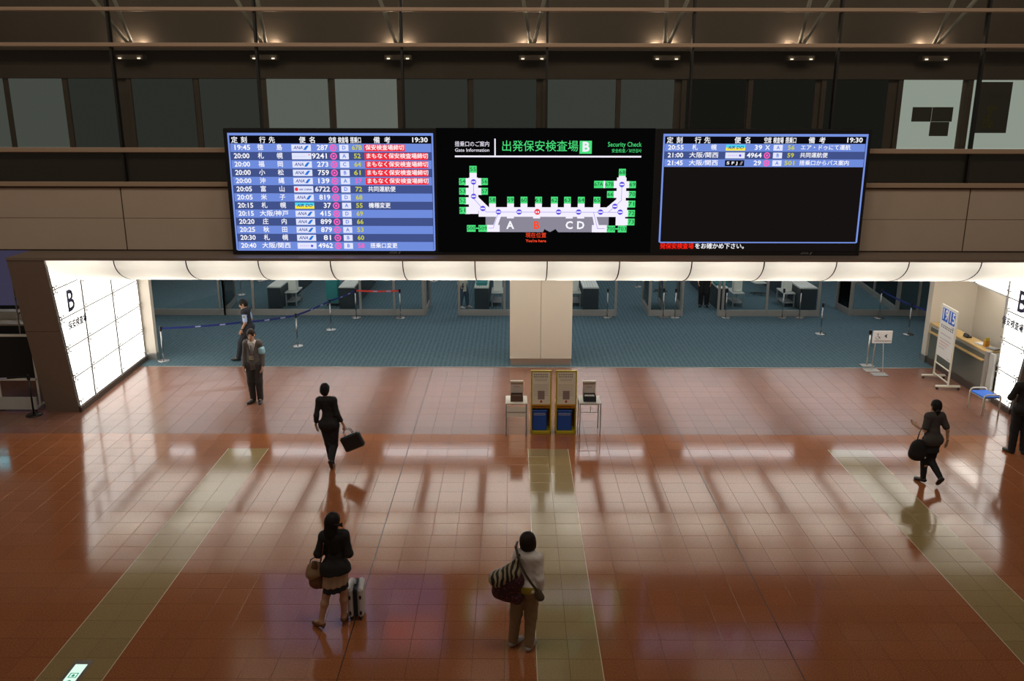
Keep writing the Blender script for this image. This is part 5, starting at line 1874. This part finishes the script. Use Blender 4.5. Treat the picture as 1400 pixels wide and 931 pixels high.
# 4. woman with suitcase
r, J, s = person('person', 'long haired woman in black cardigan and beige skirt with navy hem, bare legs', (-2.30, 10.02, 0), math.radians(3), 1.62,
    dict(head=(.0, .03, 1.585), neck=(0, 0, 1.43), shL=(-.145, 0, 1.37), shR=(.145, 0, 1.38),
         elL=(-.225, -.03, 1.13), wrL=(-.13, .17, 1.10), hdL=(-.06, .21, 1.13), elR=(.195, -.04, 1.13), wrR=(.14, .16, 1.16), hdR=(.08, .21, 1.20),
         hipL=(-.09, 0, .90), knL=(-.145, -.02, .50), anL=(-.23, -.10, .13), toL=(-.33, .0, .045), hipR=(.09, 0, .90), knR=(.085, .03, .51), anR=(.07, .02, .13), toR=(.07, .17, .045)),
    True, yaw=-.5, outfit=[dict(kind='skirt', name='navy_underskirt', m=M_NAVYC, off=.003, top=.99, hem=.57, r=.176, hemslope=.20),
            dict(kind='skirt', name='beige_skirt', m=M_BEIGE, off=.009, top=1.0, hem=.655, r=.176, hemslope=.18),
            dict(kind='top', name='cardigan', m=M_SUITB, off=.021, sleeve=1.9, hem=.845, flare=.058, hemslope=.12),
            dict(kind='shoes', m=M_BROWNL, high=-.02, heel=.05)], hair='long', curl=(1.0, 1.0), palms=((0, 0, 1), (0, 0, 1)))
mb = MB()
hc = J['head']
for sx in (-1, 1):
    mb.add([(hc[0] + .06, hc[1] - .10, hc[2]), (hc[0] + .06 + sx * .07, hc[1] - .11, hc[2] + .035), (hc[0] + .06 + sx * .07, hc[1] - .11, hc[2] - .035), (hc[0] + .06, hc[1] - .125, hc[2])], [(0, 1, 2), (3, 2, 1), (0, 3, 1), (0, 2, 3)], M_SUITB)
mb.build('hair_bow', r)
t = thing('handbag', 'tan and brown slouchy handbag hanging at the left of the skirted woman', 'bag', (-2.30 - .275, 10.03, .58), math.radians(10))
t.scale = (.78, .85, .90)
net_obj('bag_body', [surface([cap((-.03, 0, .06), (.08, 0, .04), .085, .085, 1.1, .05), cap((-.05, 0, .28), (.06, 0, .28), .07, .07, 1.3, .08), cap((.02, 0, .06), (.0, 0, .30), .10, .09, 1.3, .06)], .009,
        lambda F, X, Y, Z: F + .003 * np.sin(X * 60 + Z * 30))], t, M_BROWNL)
net_obj('bag_flap', [surface([cap((-.065, -.01, .20), (.065, -.01, .20), .095, .095, 1.1, .05), cap((-.05, 0, .32), (.06, 0, .32), .06, .06, 1.2, .10)], .009,
        lambda F, X, Y, Z: np.maximum(F, .15 + .45 * X - Z + 0 * F))], t, M_TAN)
MB().tube([(-.08, 0, .33), (-.06, 0, .42), (.04, 0, .46), (.10, 0, .42), (.09, 0, .33)], .010, M_SHOE, 8).build('handle', t, smooth=True)
loop_strap('shoulder_strap', [(.09, -.02, .33), (.15, -.14, .58), (.17, -.15, .72), (.20, -.06, .82)], .016, M_BROWNL, t)
def suitcase(label, loc, rz, h=.50, w=.36, d=.22):
    t = thing('suitcase', label, 'suitcase', loc, rz)
    shell = mat('white_shell', (.55, .54, .54, 1), .35)
    for a, b in ((-d / 2, -d * .12), (d * .12, d / 2)):
        box('shell', -w / 2, w / 2, a, b, .05, .05 + h, shell, t, bev=.03)
    box('centre_band', -w / 2 + .006, w / 2 - .006, -d * .13, d * .13, .056, .044 + h, M_NAVYC, t, bev=.02)
    for sx in (-1, 1):
        for sy in (-1, 1):
            MB().tube([(sx * (w / 2 - .05), sy * (d / 2 - .045) - .012, .027), (sx * (w / 2 - .05), sy * (d / 2 - .045) + .012, .027)], .027, M_BLACK, 12).build('wheel', t)
            MB().box(sx * (w / 2 - .05) - .02, sx * (w / 2 - .05) + .02, sy * (d / 2 - .045) - .02, sy * (d / 2 - .045) + .02, .03, .056, M_BLACK).build('wheel_mount', t)
    for sy in (-1, 1):
        for zz in (.13, .05 + h - .12):
            MB().box(-w / 2 - .006, -w / 2 + .004, sy * d * .33 - .014, sy * d * .33 + .014, zz - .025, zz + .025, M_BLACK).build('corner_guard', t)
    box('top_handle', -.07, .07, -.015, .015, .05 + h, .075 + h, M_BLACK, t, bev=.006)
    return t
suitcase('white hard suitcase with a dark centre band beside the skirted woman', (-2.10, 10.26, 0), math.radians(94), .43, .34, .21)

# 5. person in white sweater and khaki trousers
r, J, s = person('person', 'person in white sweater and khaki trousers seen from behind, looking up', (.13, 9.56, 0), math.radians(-14), 1.62,
    dict(head=(.06, .02, 1.575), neck=(.065, -.01, 1.42), chest=(.07, 0, 1.27), waist=(.055, .0, 1.06), pelvis=(.03, 0, .94), shL=(-.075, -.01, 1.37), shR=(.20, -.02, 1.36),
         elL=(-.115, -.03, 1.10), wrL=(-.09, .10, .92), hdL=(-.07, .15, .86), elR=(.235, -.05, 1.08), wrR=(.225, -.0, .86), hdR=(.215, .03, .78),
         hipL=(-.06, 0, .90), knL=(-.10, .0, .49), anL=(-.135, -.02, .085), toL=(-.065, .12, .028), hipR=(.115, 0, .90), knR=(.105, .0, .49), anR=(.095, -.06, .085), toR=(.125, .10, .028)),
    True, yaw=-.35, pitch=.2, outfit=[dict(kind='skirt', name='undershirt_hem', m=mat('mustard_cloth', (.34, .25, .02, 1), .8), off=.019, top=.98, hem=.882, r=.134),
            dict(kind='trousers', m=M_KHAKI, off=.016, cuff=.054, wide=1.0),
            dict(kind='top', name='sweater', m=M_SWEATER, off=.019, sleeve=1.95, hem=.90, flare=.005, crew=1),
            dict(kind='shoes', m=M_SNEAK, high=.02)], hair='bob', hair_m=M_HAIRB)
o = loop_strap('body_strap', [(-.085, .03, 1.45), (-.085, -.06, 1.425), (-.02, -.145, 1.27), (.06, -.16, 1.12), (.14, -.155, 1.0), (.21, -.14, .90)], .032, M_STRAP, r)
net_obj('belt_pouch', [surface([cap((.205, -.10, .86), (.235, -.10, .80), .05, .055, 1.3, .03)], .009)], r, M_STRAP)
def zebra(name):
    m = bpy.data.materials.new(name)
    m.use_nodes = True
    N, L = m.node_tree.nodes, m.node_tree.links
    tc = N.new('ShaderNodeTexCoord')
    w = N.new('ShaderNodeTexWave')
    w.inputs['Scale'].default_value = 5.5
    w.inputs['Distortion'].default_value = 5
    w.inputs['Detail'].default_value = 1
    w.inputs['Detail Scale'].default_value = 1.4
    L.new(tc.outputs['Object'], w.inputs['Vector'])
    r = N.new('ShaderNodeValToRGB')
    r.color_ramp.interpolation = 'CONSTANT'
    r.color_ramp.elements[0].color = (.012, .010, .008, 1)
    r.color_ramp.elements[1].position = .55
    r.color_ramp.elements[1].color = (.36, .29, .18, 1)
    L.new(w.outputs['Fac'], r.inputs[0])
    L.new(r.outputs[0], N['Principled BSDF'].inputs['Base Color'])
    N['Principled BSDF'].inputs['Roughness'].default_value = .5
    return m
def dotted(name):
    m = bpy.data.materials.new(name)
    m.use_nodes = True
    N, L = m.node_tree.nodes, m.node_tree.links
    tc = N.new('ShaderNodeTexCoord')
    v = N.new('ShaderNodeTexVoronoi')
    v.inputs['Scale'].default_value = 28
    L.new(tc.outputs['Object'], v.inputs['Vector'])
    r = N.new('ShaderNodeValToRGB')
    r.color_ramp.elements[0].position = .25
    r.color_ramp.elements[0].color = (.14, .022, .035, 1)
    r.color_ramp.elements[1].position = .45
    r.color_ramp.elements[1].color = (.035, .006, .012, 1)
    L.new(v.outputs['Distance'], r.inputs[0])
    L.new(r.outputs[0], N['Principled BSDF'].inputs['Base Color'])
    N['Principled BSDF'].inputs['Roughness'].default_value = .6
    return m
t = thing('shoulder_bag', 'large shoulder bag, zebra striped flap over maroon body, on the sweatered person', 'bag', (-.055, 9.46, .74), math.radians(-10))
net_obj('bag_body', [surface([cap((-.11, 0, .10), (.10, 0, .04), .095, .095, 1.1, .05), cap((-.09, 0, .26), (.09, 0, .28), .10, .10, 1.1, .12), cap((-.07, 0, .12), (.06, 0, .26), .12, .12, 1.25, .06)], .0095,
        lambda F, X, Y, Z: F + .003 * np.sin(X * 45 + Z * 38))], t, dotted('maroon_print'))
net_obj('zebra_flap', [surface([cap((-.13, -.012, .27), (.06, -.012, .38), .115, .095, 1.0, .06), cap((.02, -.01, .40), (.10, 0, .54), .075, .032, 1.2, .06)], .0095,
        lambda F, X, Y, Z: np.maximum(F, .20 + .12 * np.sin(X * 9 + 1) * .3 - Z + 0 * F))], t, zebra('zebra_print'))
loop_strap('shoulder_strap', [(.085, -.02, .50), (.115, -.01, .56), (.12, .05, .60), (.12, .12, .585), (.10, .16, .45)], .035, M_SUITB, t)

# 6. woman in grey tee at the right
r, J, s = person('person', 'woman in grey T-shirt walking away at the right, hair in a bun', (7.54, 14.53, 0), math.radians(10), 1.61,
    dict(head=(.03, .07, 1.56), neck=(.015, .03, 1.42), chest=(.01, .02, 1.27), shL=(-.135, .02, 1.37), shR=(.145, .01, 1.37),
         elL=(-.20, -.02, 1.11), wrL=(-.26, .16, 1.14), hdL=(-.29, .23, 1.17), elR=(.235, -.08, 1.12), wrR=(.27, -.08, .88), hdR=(.285, -.05, .81),
         hipL=(-.085, 0, .90), knL=(-.07, .05, .50), anL=(-.06, .03, .10), toL=(-.10, .17, .03), knR=(.04, .02, .47), anR=(.08, -.28, .22), toR=(.085, -.22, .09)),
    True, outfit=[dict(kind='top', name='t_shirt', m=M_GREYT, off=.019, sleeve=.78, hem=.82, flare=.01, crew=1),
            dict(kind='trousers', m=M_SUITN, off=.012, cuff=.040, drop=.045),
            dict(kind='top', name='long_vest', m=M_SUITN, off=.016, sleeve=.05, hem=.66, flare=.01),
            dict(kind='shoes', m=M_SHOE, high=-.01)], hair='bun', curl=(.6, .5), palms=((0, 0, 1), (-1, 0, 0)))
t = thing('shoulder_bag', 'black shoulder bag hanging at the left side of the woman in grey', 'bag', (7.54 - .24, 14.50, .50), math.radians(8))
net_obj('bag_body', [surface([cap((-.08, 0, .09), (.08, 0, .07), .10, .10, 1.25, .05), cap((-.06, 0, .24), (.07, 0, .22), .085, .085, 1.3, .12), cap((0, 0, .08), (0, 0, .26), .12, .10, 1.4, .08)], .0095)], t, M_SUITB)
MB().tube([(-.05, 0, .32), (-.02, .0, .50), (.04, .02, .60), (.08, 0, .50), (.10, 0, .31)], .010, M_SHOE, 8).build('handle', t, smooth=True)
box('pale_tag', .085, .11, -.088, -.080, .02, .05, M_LGREY, t)

# 7. man at the right edge
r, J, s = person('person', 'man in black suit with arms folded forward at the right edge of the picture', (9.98, 15.95, 0), math.radians(-8), 1.74,
    dict(head=(.02, .04, 1.585), elL=(-.25, .02, 1.13), wrL=(-.12, .22, 1.10), hdL=(-.05, .25, 1.12), elR=(.25, .02, 1.13), wrR=(.12, .22, 1.12), hdR=(.05, .25, 1.15),
         anL=(-.11, -.03, .085), toL=(-.17, .11, .028)),
    outfit=[dict(kind='top', name='shirt', m=M_SHIRTW, off=.008, sleeve=1.9, hem=.95),
            dict(kind='top', name='jacket', m=M_SUITB, off=.019, sleeve=1.88, hem=.80, vneck=1.12),
            dict(kind='trousers', m=M_SUITN, off=.016, cuff=.055),
            dict(kind='shoes', m=M_SHOE)], hair='short', curl=(.8, .8), palms=((0, 0, 1), (0, 0, 1)))
suitcase('pale suitcase standing at the right edge behind the man in black', (10.27, 15.72, 0), math.radians(20), .36, .36, .24)

# 8, 9. people behind the glass
r, J, s = person('person', 'person in a long cream coat and jeans behind the glass, left of the column', (-1.72, 28.6, 0.004), math.radians(-120), 1.62, dict(anL=(-.10, .12, .085), toL=(-.11, .27, .03), knL=(-.09, .10, .5)),
    True, outfit=[dict(kind='top', name='coat', m=mat('cream_coat', (.52, .47, .37, 1), .8), off=.026, sleeve=1.9, hem=.62, flare=.02),
            dict(kind='trousers', m=mat('denim', (.03, .06, .10, 1), .8), off=.012, cuff=.045), dict(kind='shoes', m=M_SNEAK)], hair='bob', detail=False)
r, J, s = person('person', 'person in black trousers standing at the gate opening behind the glass, right of the column', (6.50, 28.85, 0.004), math.radians(170), 1.74, None,
    outfit=[dict(kind='top', name='shirt', m=M_SHIRTB, off=.014, sleeve=.8, hem=.95), dict(kind='trousers', m=M_SUITB, off=.02, cuff=.06, wide=1.4), dict(kind='shoes', m=M_SHOE)], hair='short', detail=False)

flush_text()
